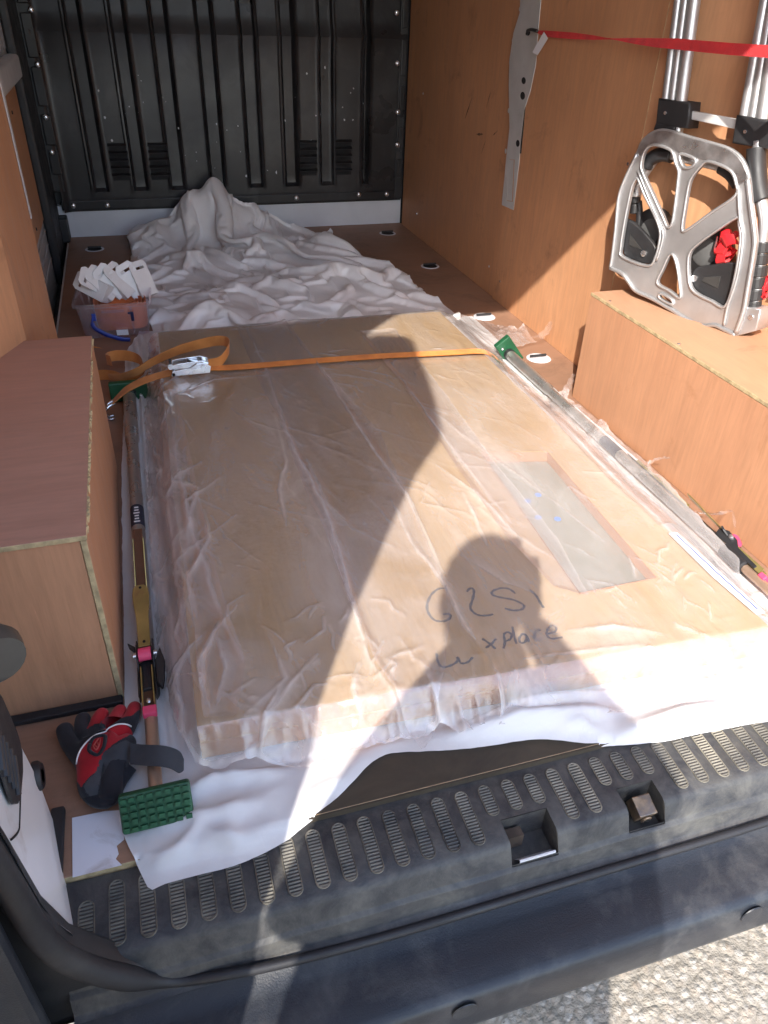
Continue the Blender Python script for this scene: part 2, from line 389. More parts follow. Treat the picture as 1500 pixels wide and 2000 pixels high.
# ------------------------------------------------------------------ ground
def concrete():
    m, t, N, out = nt('ground_concrete'); tc = N('TexCoord').outputs['Object']
    v = N('TexVoronoi', Vector=tc, Scale=62, Randomness=1.0); stones = v.outputs['Color']; dist = v.outputs['Distance']
    g = N('SeparateColor', i0=stones).outputs[0]
    sc = ramp(N, g, [(.0, (.30, .25, .20)), (.35, (.44, .38, .31)), (.7, (.34, .31, .27)), (1, (.55, .50, .44))])
    n1 = noise(N, tc, 3, 6); sc = mix(N, 1.0, sc, ramp(N, n1, [(.3, .78), (.7, 1.1)]), 'MULTIPLY')
    gap = ramp(N, dist, [(.35, 0), (.62, 1)]); col = mix(N, gap, sc, (.26, .23, .19))
    spot = ramp(N, noise(N, tc, 90, 3), [(.7, 0), (.76, 1)]); col = mix(N, spot, col, (.10, .085, .07))
    hh = N('Math', _operation='SUBTRACT', i0=noise(N, tc, 140, 5), i1=dist).outputs[0]
    bn = N('Bump', Strength=.8, Distance=.006, Height=hh)
    b = N('BsdfPrincipled', **{'Base Color': col, 'Roughness': .85, 'Normal': bn.outputs[0]}); t.links.new(b.outputs[0], out.inputs[0]); return m
GZ = -0.55
mb = MB(); mb.add([(-400, -400, GZ), (400, -400, GZ), (400, 400, GZ), (-400, 400, GZ)], [(0, 1, 2, 3)])
tag(mb.build('ground', concrete()), kind='structure')

# ------------------------------------------------------------------ the van
van = thing('van', 'white cargo van seen through its open rear, lined with plywood, black bulkhead', 'van')
L = 3.148
def panel(name, x0, x1, y0, y1, z0, z1, face, parent, edge=PLY_EDGE, bevel=.0012):
    """a plywood board: veneer on its two broad faces, laminations on its thin edges"""
    d = (x1-x0, y1-y0, z1-z0); ax = d.index(min(d)); mb = MB(); mb.bb(x0, x1, y0, y1, z0, z1)
    axes = [0, 0, 1, 1, 2, 2]; mb.m = [0 if axes[i] == ax else 1 for i in range(6)]
    return mb.build(name, [face, edge], parent, bevel=bevel)

# floor board with tie-down rings
floor = panel('floor_board', -.808, .94, .002, L-.004, -.018, 0, PLY_FLOOR, van)
for px, py in [(185, 487), (757, 456), (840, 520), (946, 619), (1052, 700)]:
    c = atz(px, py, 0); n = 20
    lit = 1 if px > 900 else 0  # cup floors are coloured white in sun, near-black in shade
    mb = MB(); mb.loft([[(c[0]+r*math.cos(2*math.pi*k/n), c[1]+r*math.sin(2*math.pi*k/n), z) for k in range(n)] for r, z in ((.040, .0005), (.038, .0022), (.033, .0025), (.030, .001))], True)
    ring = mb.build('tie_down_cup', SCUFFED_WHITE, floor, auto=40)
    mb = MB(); mb.add([(c[0]+.03*math.cos(2*math.pi*k/n), c[1]+.03*math.sin(2*math.pi*k/n), .0012) for k in range(n)], [tuple(range(n))])
    mb.mi = 1; mb.cyl((c[0]-.028, c[1]+.006, .008), (c[0]+.028, c[1]+.006, .008), .004, 8)
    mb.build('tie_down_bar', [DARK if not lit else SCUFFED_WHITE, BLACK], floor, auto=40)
# torn sticker on the floor
pts = [(141, 1598), (205, 1585), (236, 1583), (243, 1640), (228, 1652), (232, 1668), (226, 1678), (238, 1690), (142, 1714)]
mb = MB(); mb.prism([tuple(atz(a, b, .0007)) for a, b in pts], (0, 0, .0009)); tag(mb.build('sticker', STICKER, floor), 'torn white paper sticker on the floor edge')
# grime worn into the rear of the floor
gp_ = [(-.43, .0025), (.62, .0025), (.62, .085), (.3, .11), (.1, .095), (-.1, .10), (-.25, .085), (-.36, .06), (-.41, .03)]
mb = MB(); mb.prism([(x, y, .0004) for x, y in gp_], (0, 0, .0005)); mb.build('worn_edge', GRIME, floor)
mb = MB(); mb.bb(-.40, .62, -.0012, .0018, -.017, -.0005); mb.build('worn_edge', GRIME, floor)
# joint line in the floor and dark runner beside the pillar
mb = MB(); mb.bb(-.735, -.717, .002, .105, .0, .012); mb.build('rubber_strip', RUBBER, van, bevel=.003)

# bulkhead
bulk = thing('bulkhead'); bulk.parent = van
XL, XR = -.835, .765
mb = MB(); mb.bb(XL, XR, L-.002, L+.02, 0, .135); mb.build('base_strip', SCUFFED_WHITE, bulk)
mb = MB(); mb.bb(-.838, -.8, L-.09, L-.003, .0, .1)
mb.build('corner_block', BLACK, bulk, bevel=.006)
NB = 241; xs = np.linspace(XL+.03, XR-.006, NB)
ribx = [float(aty(a, 300, L)[0]) for a in (186, 266, 340, 421, 497, 567, 638, 711)]
zs = [.112, .128, .14, .17, .19, .205, .22, .24, .3, .4, .5, .6, .7, .77, .79, .81, .83, .86, .95, 1.1, 1.3, 1.5, 1.7]
X, Z = np.meshgrid(xs, zs); Yv = np.full_like(X, L-.016)
Yv = np.where(Z < .135, L-.012, Yv)
for i, rx in enumerate(ribx):
    wd = .030 if i < 7 else .014
    prof = np.clip((wd-np.abs(X-rx))/.007, 0, 1)*sstep(.192, .208, Z)
    Yv = Yv+.020*prof                                       # channels pressed away from the load space
    edge = np.exp(-((np.abs(X-rx)-wd-.005)/.005)**2)*sstep(.192, .208, Z); Yv = Yv-.006*edge
Yv = Yv+np.where(Z > .79, (Z-.79)*.16, 0)-.012*np.exp(-((Z-.79)/.03)**2)
Yv = Yv-.02*np.exp(-((X-XL-.03)/.02)**2)
Yv = Yv+.0012*fbm(X*6, Z*6, 3)
o = grid_obj('pressed_panel', X, Yv, Z, np.ones_like(X, bool), BLACK_PANEL, bulk); o.data.flip_normals()
try: o.data.set_sharp_from_angle(angle=math.radians(28))
except Exception: pass
# lower and side flanges with their tabs and bolts
mb = MB(); mb.bb(XL+.02, XR-.004, L-.02, L-.003, .118, .158); mb.build('flange', BLACK_PANEL, bulk, bevel=.004)
mb = MB(); mb.bb(XR-.04, XR-.002, L-.022, L-.004, .12, 1.7); mb.build('flange', BLACK, bulk, bevel=.004)
mb = MB(); mb.bb(XL+.0, XL+.05, L-.03, L-.004, .2, 1.7); mb.build('flange', BLACK, bulk, bevel=.004)
tabs = [(100, 300, .05, .0), (45, 40, 0, 0)]
for z0, z1 in ((.27, .36), (.385, .50), (.53, .67), (.70, .85), (.88, 1.0)):
    mb = MB(); mb.bb(XL+.012, XL+.052, L-.044, L-.03, z0, z1); mb.build('flange_tab', BLACK_PANEL, bulk, bevel=.004)
    mb = MB(); mb.bb(XR-.034, XR-.008, L-.03, L-.022, z0-.05, z1-.06); mb.build('flange_tab', BLACK_PANEL, bulk, bevel=.004)
def bolt(P, ax, r=.009, parent=bulk):
    P = Vector(P); ax = Vector(ax); mb = MB(); mb.tube([P, P+ax*.003, P+ax*.006, P+ax*.0075], [r*1.25, r*1.25, r*.9, r*.5], 12)
    return mb.build('bolt', CHROME, parent, auto=35)
for a, b in [(60, 19), (73, 126), (89, 229), (101, 298), (143, 402), (210, 401), (579, 387), (701, 380), (755, 379), (775, 25), (776, 124), (777, 219), (776, 283)]:
    yy = L-.026 if 110 < a < 770 else L-.045 if a < 110 else L-.032
    bolt(aty(a, b, yy), (0, -1, 0))
# louvre slots: four blocks of five
for (x0, x1, x2, x3, y0, y1) in [(398, 463, 415, 479, 543, 652), (545, 610, 555, 621, 541, 650), (1100, 1158, 1102, 1160, 531, 635), (1230, 1285, 1231, 1286, 528, 632)]:
    for k in range(5):
        t = k/4; yy = (y0+(y1-y0)*t)/1.875
        a = aty((x0+(x2-x0)*t)/1.875, yy, L-.018); b = aty((x1+(x3-x1)*t)/1.875, yy, L-.018)
        mb = MB(); zc = float(a[2]); h = .0105
        mb.bb(a[0], b[0], L-.019, L-.0165, zc-h, zc+h); s = mb.build('vent_slot', DARK, bulk)
        mb = MB(); mb.loft([[(xx, L-.017, zc+h+.009), (xx, L-.029, zc+h+.001), (xx, L-.028, zc+h-.004), (xx, L-.018, zc+h-.001)] for xx in (a[0]-.003, b[0]+.003)], True)
        mb.build('louvre', BLACK_PANEL, bulk)
# chipped paint specks on the bulkhead
for i in range(46):
    a = random.uniform(190, 720); b = random.gauss(240, 75)
    if not 60 < b < 345: continue
    P = aty(a, b, L-.02); s = random.uniform(.002, .0065)
    mb = MB(); n = 5; rr = [random.uniform(.4, 1.4)*s for _ in range(n)]
    mb.prism([(P[0]+rr[k]*math.cos(k*1.257)*.7, L-.0185, P[2]+rr[k]*math.sin(k*1.257)) for k in range(n)], (0, .0012, 0)); mb.build('paint_chip', SCUFFED_WHITE, bulk)

# right-hand lining: three plywood boards and the pierced pillar
W = .7655
lin = thing('side_lining'); lin.parent = van
panel('lining_board', W, W+.009, 1.985, L-.03, .0, 1.75, PLY_WALL, lin)
panel('lining_board', W-.006, W+.003, 1.222, 1.982, .0, 1.75, PLY_WALL, lin)
mb = MB(); a, b = (.7602, 1.2212), (.945, .72)
mb.add([(a[0], a[1], .0), (b[0], b[1], 0), (b[0]+.009, b[1], 0), (a[0]+.009, a[1], 0), (a[0], a[1], 1.75), (b[0], b[1], 1.75), (b[0]+.009, b[1], 1.75), (a[0]+.009, a[1], 1.75)],
       [(0, 1, 5, 4), (2, 3, 7, 6), (1, 2, 6, 5), (3, 0, 4, 7), (4, 5, 6, 7), (3, 2, 1, 0)]); mb.m = [0]*6
mb.build('lining_board', [PLY_WALL, PLY_EDGE], lin, bevel=.001)
panel('lining_board', .9465, .9555, .20, .719, .0, 1.75, PLY_WALL, lin)
XP = W-.0075
def pz(X, Y): return atx(750+X/2, Y/2, XP)
ol = [(540, -260), (640, -260), (612, 0), (600, 130), (592, 250), (572, 350), (547, 430), (532, 560), (526, 640), (505, 820), (460, 800), (475, 640), (490, 500), (487, 330), (490, 230), (505, 130), (530, 50)]
def loopuv(pp, f, O, U, V): return [((f(*q)-O)@U, (f(*q)-O)@V) for q in pp]
O3 = np.array([XP, 2.0, .3]); U3 = np.array([0, -1., 0]); V3 = np.array([0, 0, 1.])
def circ(cx, cy, rx, ry, n=14): return [(cx+rx*math.cos(2*math.pi*k/n), cy+ry*math.sin(2*math.pi*k/n)) for k in range(n)]
holes = [circ(545, 315, 9, 15), circ(541, 374, 10, 17), circ(522, 560, 8, 15), circ(562, 126, 9, 15), [(489, 622), (510, 622), (503, 790), (478, 785)]]
pil = flat_shape('pierced_pillar', [loopuv(h, pz, O3, U3, V3) for h in [ol]+holes], O3, U3, V3, .004, GREY_METAL, lin, bevel=.001)
mb = MB(); q = [pz(*a) for a in [(530, 60), (585, 60), (535, 600), (500, 600)]]
mb.prism([(.7586, p[1], p[2]) for p in q], (.0006, 0, 0)); mb.build('pillar_cavity', DARK, lin)
mb = MB(); q = [pz(*a) for a in [(489, 625), (506, 625), (499, 786), (480, 782)]]
mb.prism([(.7585, p[1], p[2]) for p in q], (.0007, 0, 0)); mb.build('pillar_recess', GREY_METAL, lin)
for cx, cy, r in [(507, 158, .006), (550, 247, .013), (497, 243, .008), (492, 432, .008), (530, 440, .008), (506, 488, .006), (480, 590, .008), (535, 35, .006), (494, 362, .004)]:
    P = pz(cx, cy); mb = MB(); mb.tube([(XP-.0045, P[1], P[2]), (XP-.0052, P[1], P[2]), (XP-.0035, P[1], P[2])], [r, r*.7, r*.35], 12); mb.build('pressed_dimple', GREY_METAL, pil, auto=30)

# wheel arch boxes
def arch(x0, x1, y0, y1, h, side, lid):
    a = thing('wheel_arch_box'); a.parent = van; t = .009
    xi = x1 if side < 0 else x0; s = -side                       # inner face, pointing into the van
    if side < 0:
        panel('lid', x0, x1+.001, y0-.001, y1, h-t, h, lid, a)
        panel('side_board', x1-t, x1, y0, y1-.001, .0, h-t-.0006, PLY_BOX, a)
        panel('end_board', x0, x1-t-.0006, y0+.002, y0+t, .0, h-t-.0006, PLY_BOX, a)
        panel('end_board', x0, x1-t-.0006, y1-t-.002, y1-.002, .0, h-t-.0006, PLY_BOX, a)
    else:
        panel('lid', x0-.001, x1, y0-.001, y1, h-t, h, lid, a)
        panel('side_board', x0, x0+t, y0, y1-.001, .0, h-t-.0006, PLY_BOX, a)
        panel('end_board', x0+t+.0006, x1, y0+.002, y0+t, .0, h-t-.0006, PLY_BOX, a)
        panel('end_board', x0+t+.0006, x1, y1-t-.002, y1-.002, .0, h-t-.0006, PLY_BOX, a)
    return a
arch(-.93, -.635, .293, 1.041, .326, -1, PLY_TOP)
arch(.635, .944, .30, 1.127, .308, 1, PLY_TOP2)
mb = MB(); mb.bb(-.86, -.637, .276, .2925, .0005, .010); mb.build('dark_strip', RUBBER, van, bevel=.002)  # thin dark strip along the foot of the left box's near end
# splintered edges along the lid of the near box
for k in range(46):
    y = random.uniform(.31, 1.03); s = random.uniform(.002, .006); mb = MB()
    mb.add([(-.6345, y-s, .3265), (-.6345, y+s*1.4, .3265), (-.631+random.uniform(0, .002), y+s*.3, .3262), (-.6335, y, .316-random.uniform(0, .008))], [(0, 1, 2), (0, 2, 3), (1, 3, 2), (0, 3, 1)])
    mb.build('splinter', PLY_EDGE, van)

# left side: lining board, sliding door, step
panel('lining_board', -.775, -.7655, 1.047, 1.575, .0, 1.75, PLY_WALL, van)
mb = MB(); a, b = (-.7648, 1.0488), (-.932, .68)
mb.add([(a[0], a[1], .0), (b[0], b[1], 0), (b[0]-.009, b[1], 0), (a[0]-.009, a[1], 0), (a[0], a[1], 1.75), (b[0], b[1], 1.75), (b[0]-.009, b[1], 1.75), (a[0]-.009, a[1], 1.75)],
       [(0, 1, 5, 4), (2, 3, 7, 6), (1, 2, 6, 5), (3, 0, 4, 7), (4, 5, 6, 7), (3, 2, 1, 0)]); mb.m = [0]*6
mb.build('lining_board', [PLY_WALL, PLY_EDGE], van, bevel=.001)
mb = MB(); q = [(-.7645, 1.5745, .45), (-.7645, 1.5745, 1.75), (-.7645, 1.515, 1.75), (-.7645, 1.525, .95), (-.7645, 1.545, .72), (-.7645, 1.558, .45)]
mb.prism(q, (.003, 0, 0)); mb.build('pillar_trim', GREY_METAL, van, bevel=.001)
mb = MB(); mb.bb(-.79, -.776, 1.50, 1.60, -.05, 1.75); mb.build('pillar_post', SCUFFED_WHITE, van)
sdoor = thing('sliding_door'); sdoor.parent = van
XD = -.865
mb = MB(); mb.bb(XD-.03, XD-.004, 1.45, 2.95, -.12, 1.72); mb.build('door_skin', GREY_METAL, sdoor)
panel('door_lining', XD-.003, XD+.005, 1.5, 2.76, .17, .66, PLY_WALL, sdoor)
mb = MB(); mb.bb(XD-.003, XD+.045, 1.5, 2.70, .665, .74); mb.build('door_rail', GREY_METAL, sdoor, bevel=.012, seg=3)
panel('door_lining', XD-.003, XD+.005, 1.5, 2.3, .80, 1.4, PLY_WALL, sdoor)
mb = MB(); mb.bb(XD-.003, XD+.003, 2.3, 2.76, .75, 1.6); mb.build('door_frame', WHITE, sdoor, bevel=.002)
for z in (.13, .075, .02):
    mb = MB(); mb.bb(XD-.003, XD+.004, 1.5, 2.76, z-.003, z+.003); mb.build('pressed_rib', GREY_METAL, sdoor, bevel=.002)
for y, z in ((1.75, .60), (1.9, .3), (2.2, .25), (2.45, .21), (2.5, .58), (2.1, .62)):
    mb = MB(); mb.tube([(XD+.005, y, z), (XD+.008, y, z)], .006, 10); mb.build('trim_clip', BLACK, sdoor)
mb = MB(); mb.bb(XD-.002, XL+.004, 2.79, L-.02, -.1, 1.7); mb.build('door_post_seal', BLACK, van, bevel=.01)
mb = MB(); mb.bb(-.86, -.809, 1.5, L, -.14, -.1); mb.build('step_well', BLACK, van)
mb = MB(); mb.bb(-.8135, -.8085, 1.58, L-.1, -.1, .002); mb.build('floor_edging', GREY_METAL, van)

# shell: roof, outer sides, rear frame with its opening, both rear doors
mb = MB(); mb.bb(-.98, .98, -.06, L+.05, 1.80, 1.84); mb.build('roof', WHITE, van, bevel=.02)
mb = MB(); mb.bb(-.98, -.935, -.08, L+.05, -.3, 1.80); mb.build('body_side', WHITE, van, bevel=.01)
mb = MB(); mb.bb(.957, .98, -.08, L+.05, -.3, 1.80); mb.build('body_side', WHITE, van, bevel=.01)
mb = MB(); mb.bb(-.93, .89, L+.022, L+.05, -.3, 1.80); mb.build('cab_partition', BLACK, van)
mb = MB(); mb.bb(-.93, .89, -.02, L, -.3, -.142); mb.build('underbody', BLACK, van)
outer = [(-.98, -.12), (.98, -.12), (.98, 1.84), (-.98, 1.84)]
half = [(-.50, -.105), (-.60, -.07), (-.66, -.015), (-.70, .05), (-.716, .12), (-.724, .24), (-.765, .7), (-.81, 1.25), (-.828, 1.45), (-.830, 1.52), (-.812, 1.605), (-.747, 1.708), (-.63, 1.742), (-.4, 1.758), (-.15, 1.764)]
hole = half+[(-x+.03, z) for x, z in reversed(half)]
flat_shape('rear_frame', [outer, hole], (0, -.118, 0), (1, 0, 0), (0, 0, 1), .03, BLACK, van, bevel=.004)
mb = MB(); path = [(x, -.128, z) for x, z in half[1:]]
full = smooth_path([(.0, -.146, -.081), (-.3, -.146, -.081), (-.46, -.142, -.078), (-.53, -.139, -.07)]+path[0:]+[(0.015, -.128, 1.766)]+[(-x+.03, y, z) for x, y, z in reversed(path)]+[(.56, -.139, -.07), (.3, -.146, -.081), (.0, -.146, -.081)], 5)
mb.tube(full, [.0065+.008*float(sstep(-.075, -.03, np.array(q[2]))) for q in full], 12, cap=False); mb.build('door_seal', RUBBER, van, smooth=True)
DN = np.array([0., -1., 0]); DO = np.array([-.845, -.152, 0])
dl = [(-.03, -.09), (.49, -.09), (.505, .0), (.512, .5), (.505, .94), (.530, 1.2), (.553, 1.35), (.580, 1.43), (.604, 1.50), (.595, 1.53), (.55, 1.57), (.425, 1.64), (.33, 1.675), (.28, 1.70), (.247, 1.712), (.20, 1.70), (.144, 1.657), (.057, 1.59), (.02, 1.55), (-.03, 1.45)]
def rear_door(O, D, flip):
    d = thing('rear_door'); d.parent = van
    Nn = Vector((D[1], -D[0], 0))*flip
    flat_shape('door_leaf', [dl], Vector(O)+Vector((0, 0, 0)), D, (0, 0, 1), .045, WHITE, d, bevel=.01, res=2)
    inner = [(.06, .02), (.44, .02), (.46, .5), (.46, 1.0), (.06, 1.0)]
    off = Vector(D).cross(Vector((0, 0, 1)))*(.004 if flip > 0 else -.053)
    flat_shape('door_board', [inner], Vector(O)+off, D, (0, 0, 1), .008, PLY_WALL, d, bevel=.002)
    for z in (.25, 1.3):
        mb = MB(); mb.cyl((O[0], O[1]-.01, z-.05), (O[0], O[1]-.01, z+.05), .014); mb.build('hinge', BLACK, d)
    return d
rear_door(DO, DN, -1)
rear_door(np.array([.875, -.12, 0]), np.array([.64, -.77, 0]), 1)

# rear-left jamb: white inner pillar with its vent and rubber buffer
mb = MB(); rows = []
for z, xb in ((-.02, -.688), (.05, -.691), (.09, -.704), (.128, -.709), (.175, -.712), (.243, -.715), (.4, -.732), (.8, -.778), (1.3, -.825), (1.7, -.85)):
    xc = -.735-.08*max(0, z-.1)
    rows.append([(xb-.002, -.103, z), (xb-.012, -.09, z), (xb-.015, -.07, z), (xc+.004, .085, z), (xc-.002, .1, z), (xc-.03, .11, z), (xc-.06, .125, z)])
mb.loft(rows); jamb = mb.build('rear_pillar', WHITE, van, auto=60)
P0 = np.array([-.7275, -.07, 0]); NJ = np.cross(np.array([-.009, .155, 0]), np.array([0, 0, 1.]));
def pj_(a, b, off=0.): return atp(a, b, P0+np.array([off, 0, 0]), NJ)
vent = [(-22, 1330), (-2, 1362), (14, 1398), (30, 1440), (38, 1470), (39, 1510), (35, 1556), (30, 1571), (20, 1572), (10, 1548), (-4, 1505), (-20, 1460)]
mb = MB(); mb.prism([tuple(pj_(a, b, .001)) for a, b in vent], (.004, 0, 0)); vg = mb.build('vent_grille', BLACK, jamb, bevel=.002)
for k in range(5):
    a = pj_(-8+k*8, 1425+k*13, .006); b = pj_(2+k*8, 1505+k*12, .006)
    mb = MB(); mb.tube([a, b], .0045, 8, flat=.6); mb.build('vent_slat', DARK if k % 1 else BLACK, jamb)
c = pj_(66, 1518, .0); mb = MB()
mb.tube([c, c+np.array([.006, 0, 0]), c+np.array([.011, 0, 0]), c+np.array([.011, 0, 0]), c+np.array([.006, 0, 0])], [.020, .020, .016, .009, .007], 20); mb.build('rubber_buffer', RUBBER, jamb, auto=40)
sl = [tuple(pj_(a, b, .0008)) for a, b in [(20, 1400), (38, 1452), (40, 1500), (38, 1600), (35, 1625), (22, 1640)]]
mb = MB(); mb.tube(smooth_path(sl, 4), .0013, 6); mb.build('panel_joint', DARK, jamb)
c = aty(-8, 1278, .08); mb = MB(); mb.tube([c+np.array([-.02, .01, 0]), c+np.array([0, -.004, 0]), c+np.array([.004, -.012, 0])], [.036, .036, .030], 20)
mb.build('hinge_cap', plain('grey_cap', (.07, .064, .055), .42), jamb, auto=40)
# black quarter trim outside the seal
mb = MB(); mb.bb(-.99, -.735, -.16, -.135, -.22, .42); mb.build('quarter_trim', BUMPER, van, bevel=.01)

# ------------------------------------------------------------------ load sill and bumper
prof = [(.0, -.010), (-.004, -.0095), (-.03, -.0105), (-.07, -.012), (-.100, -.0145), (-.106, -.018), (-.110, -.025), (-.119, -.047), (-.1205, -.050), (-.125, -.0515), (-.1265, -.055), (-.131, -.076), (-.134, -.080), (-.140, -.0815)]
rec = [tuple(sorted((float(atz(a, b, -.02)[0]), float(atz(c_, d_, -.02)[0])))) for a, b, c_, d_ in [(1003, 1665, 1095, 1640), (1228, 1590, 1298, 1570)]]
xs = sorted(set([round(float(v), 4) for v in np.linspace(-.715, .82, 120)]+[round(v, 4) for r in rec for v in r]))
mb = MB(); rows = [[(x, y+.0004*math.sin(x*40), z+.0006*math.sin(x*23+y*50)) for y, z in prof] for x in xs]
n = len(prof); fs = []
for i in range(len(xs)-1):
    xm = (xs[i]+xs[i+1])/2; inr = any(a < xm < b for a, b in rec)
    fs += [(i*n+k, i*n+k+1, (i+1)*n+k+1, (i+1)*n+k) for k in range(n-1) if not (inr and 3 <= k <= 7)]
mb.add([p for r in rows for p in r], fs)
sill = mb.build('load_sill', SILL, van, auto=50)
for i, (a, b) in enumerate(rec):
    mb = MB(); zb = -.062
    mb.add([(a, -.0705, -.012), (b, -.0705, -.012), (b, -.0705, zb), (a, -.0705, zb), (a, -.119, -.047), (b, -.119, -.047), (b, -.119, zb), (a, -.119, zb), (a, -.1, -.0145), (b, -.1, -.0145)],
           [(0, 1, 2, 3), (3, 2, 6, 7), (0, 3, 7, 4, 8), (1, 9, 5, 6, 2), (4, 7, 6, 5)])
    mb.build('latch_pocket', SILL, sill)
a, b = rec[1]; mb = MB(); M = Matrix.Rotation(.35, 3, 'X')
mb.box(((a+b)/2+.004, -.094, -.037), (.030, .030, .026), M); mb.tube([((a+b)/2+.004, -.108, -.044), ((a+b)/2+.004, -.1115, -.045)], .009, 14)
st = mb.build('striker', plain('worn_striker', (.25, .18, .12), .4, .7, var=.35, nscale=60, dust=(.10, .1, .11), dscale=40, dlo=.45, dhi=.7), sill, bevel=.002)
mb = MB(); mb.tube([((a+b)/2+.004, -.1117, -.0452), ((a+b)/2+.004, -.1122, -.0453)], .005, 12); mb.build('striker_bolt', DARK, sill)
a, b = rec[0]; mb = MB(); mb.add([(a+.012, -.1165, -.043), (b-.004, -.1165, -.043), (b-.004, -.105, -.060), (a+.012, -.105, -.060), (a+.012, -.1185, -.043), (b-.004, -.1185, -.043), (b-.004, -.1185, -.061), (a+.012, -.1185, -.061)],
    [(0, 1, 2, 3), (4, 5, 6, 7), (0, 4, 5, 1)]); mb.build('bare_plate', WHITE, sill)
mb = MB(); mb.bb(a+.004, a+.03, -.09, -.075, -.055, -.03); mb.build('latch_debris', plain('rusty_latch', (.08, .055, .04), .8, var=.5), sill)
# tread pads
def tread(x, y0, y1, wd):
    mb = MB(); r = wd/2; n = 8; ring = []
    for k in range(n+1): an = math.pi*k/n; ring.append((x+r*math.cos(an), y1-r+r*math.sin(an)))
    for k in range(n+1): an = math.pi+math.pi*k/n; ring.append((x+r*math.cos(an), y0+r+r*math.sin(an)))
    def zz(y): return np.interp(-y, [0, .03, .07, .1, .106], [-.0095, -.0105, -.012, -.0145, -.018])
    rr = []
    for sc, dz in ((1.0, .0000), (.96, .0015), (.88, .0015), (.82, .0003)):
        rr.append([(x+(q[0]-x)*sc, (y0+y1)/2+(q[1]-(y0+y1)/2)*(1-(1-sc)*.35), zz(q[1])+dz+.0006) for q in ring])
    mb.loft(rr, True); nr = max(3, int((y1-y0)/.0045))
    for k in range(1, nr):
        y = y0+(y1-y0)*k/nr; dd = min(y-y0, y1-y); hw = r*.80 if dd > r else math.sqrt(max(0, r*r-(r-dd)**2))*.8
        if hw < .003: continue
        z = zz(y)+.0004
        mb.add([(x-hw, y-.0017, z), (x+hw, y-.0017, z), (x+hw, y, z+.0015), (x-hw, y, z+.0015), (x+hw, y+.0017, z), (x-hw, y+.0017, z)], [(0, 1, 2, 3), (3, 2, 4, 5)])
    return mb.build('tread_pad', PAD, sill)
x = -.69
while x < .8:
    y1, y0 = -.012, -.097
    if x < -.66: y1 = -.03
    for a, b in rec:
        if a-.03 < x < b+.03: y0 = -.062
    tread(x, y0, y1, .0205); x += .0368
# bumper
bp = [(-.128, -.10), (-.142, -.112), (-.16, -.115), (-.19, -.117), (-.218, -.119), (-.228, -.122), (-.233, -.130), (-.236, -.145), (-.237, -.19), (-.234, -.205), (-.225, -.214), (-.19, -.225), (-.12, -.24)]
xs = np.linspace(-1.02, .98, 60); mb = MB()
rows = []
for x in xs:
    cv = -.035*max(0, (abs(x)-.55)/.45)**2
    rows.append([(x, y-cv*(1 if y < -.15 else 0)*1.2+ (.0), z-.004*max(0, abs(x)-.3)) for y, z in bp])
mb.loft(rows); bumper = mb.build('rear_bumper', BUMPER, van, auto=45)
for px, py in [(908, 1975), (1468, 1786)]:
    c = aty(px, py, -.2368); mb = MB(); mb.tube([c, c+np.array([0, -.0014, 0]), c+np.array([0, -.0016, 0])], [.018, .0172, .012], 24); mb.build('parking_sensor', BUMPER, bumper, auto=40)

# screw heads along the boards
for x, y, z in [(W-.0062, 1.26, .08), (W-.0062, 1.26, .6), (W-.0062, 1.93, .08), (W-.0002, 2.05, .1), (W-.0002, 2.9, .1), (W-.0002, 2.9, .6)]:
    mb = MB(); mb.tube([(x, y, z), (x-.0012, y, z), (x-.0012, y, z)], [.0045, .0042, .002], 12); mb.build('screw_head', CHROME, lin, auto=40)
for y in (.40, .75, 1.05):
    mb = MB(); mb.tube([(.645, y, .3082), (.645, y, .3092)], .004, 12); mb.build('screw_head', CHROME, van)

SMEAR = plain('grease_smear', (.17, .085, .04), .7, var=.3, nscale=40)
for (a0, b0), (a1, b1), wd in [((908, 232), (922, 190), .010), ((930, 262), (944, 262), .012), ((950, 210), (958, 180), .006), ((940, 300), (948, 275), .005), ((962, 265), (972, 255), .007), ((915, 215), (918, 200), .006)]:
    P = atx(a0, b0, W-.0003); Q = atx(a1, b1, W-.0003); mb = MB(); n = 9; up_ = []; dn = []
    d = Q-P; nn = np.array([0, -d[2], d[1]]); nn /= np.linalg.norm(nn)
    for k in range(n):
        t = k/(n-1); c = P+d*t; hw = wd*math.sin(math.pi*(.06+.88*t))*random.uniform(.3, .9)/2; up_.append(tuple(c+nn*hw)); dn.append(tuple(c-nn*hw*random.uniform(.4, 1.2)))
    mb.prism(up_+dn[::-1], (.0002, 0, 0)); mb.build('grease_smear', SMEAR, lin)
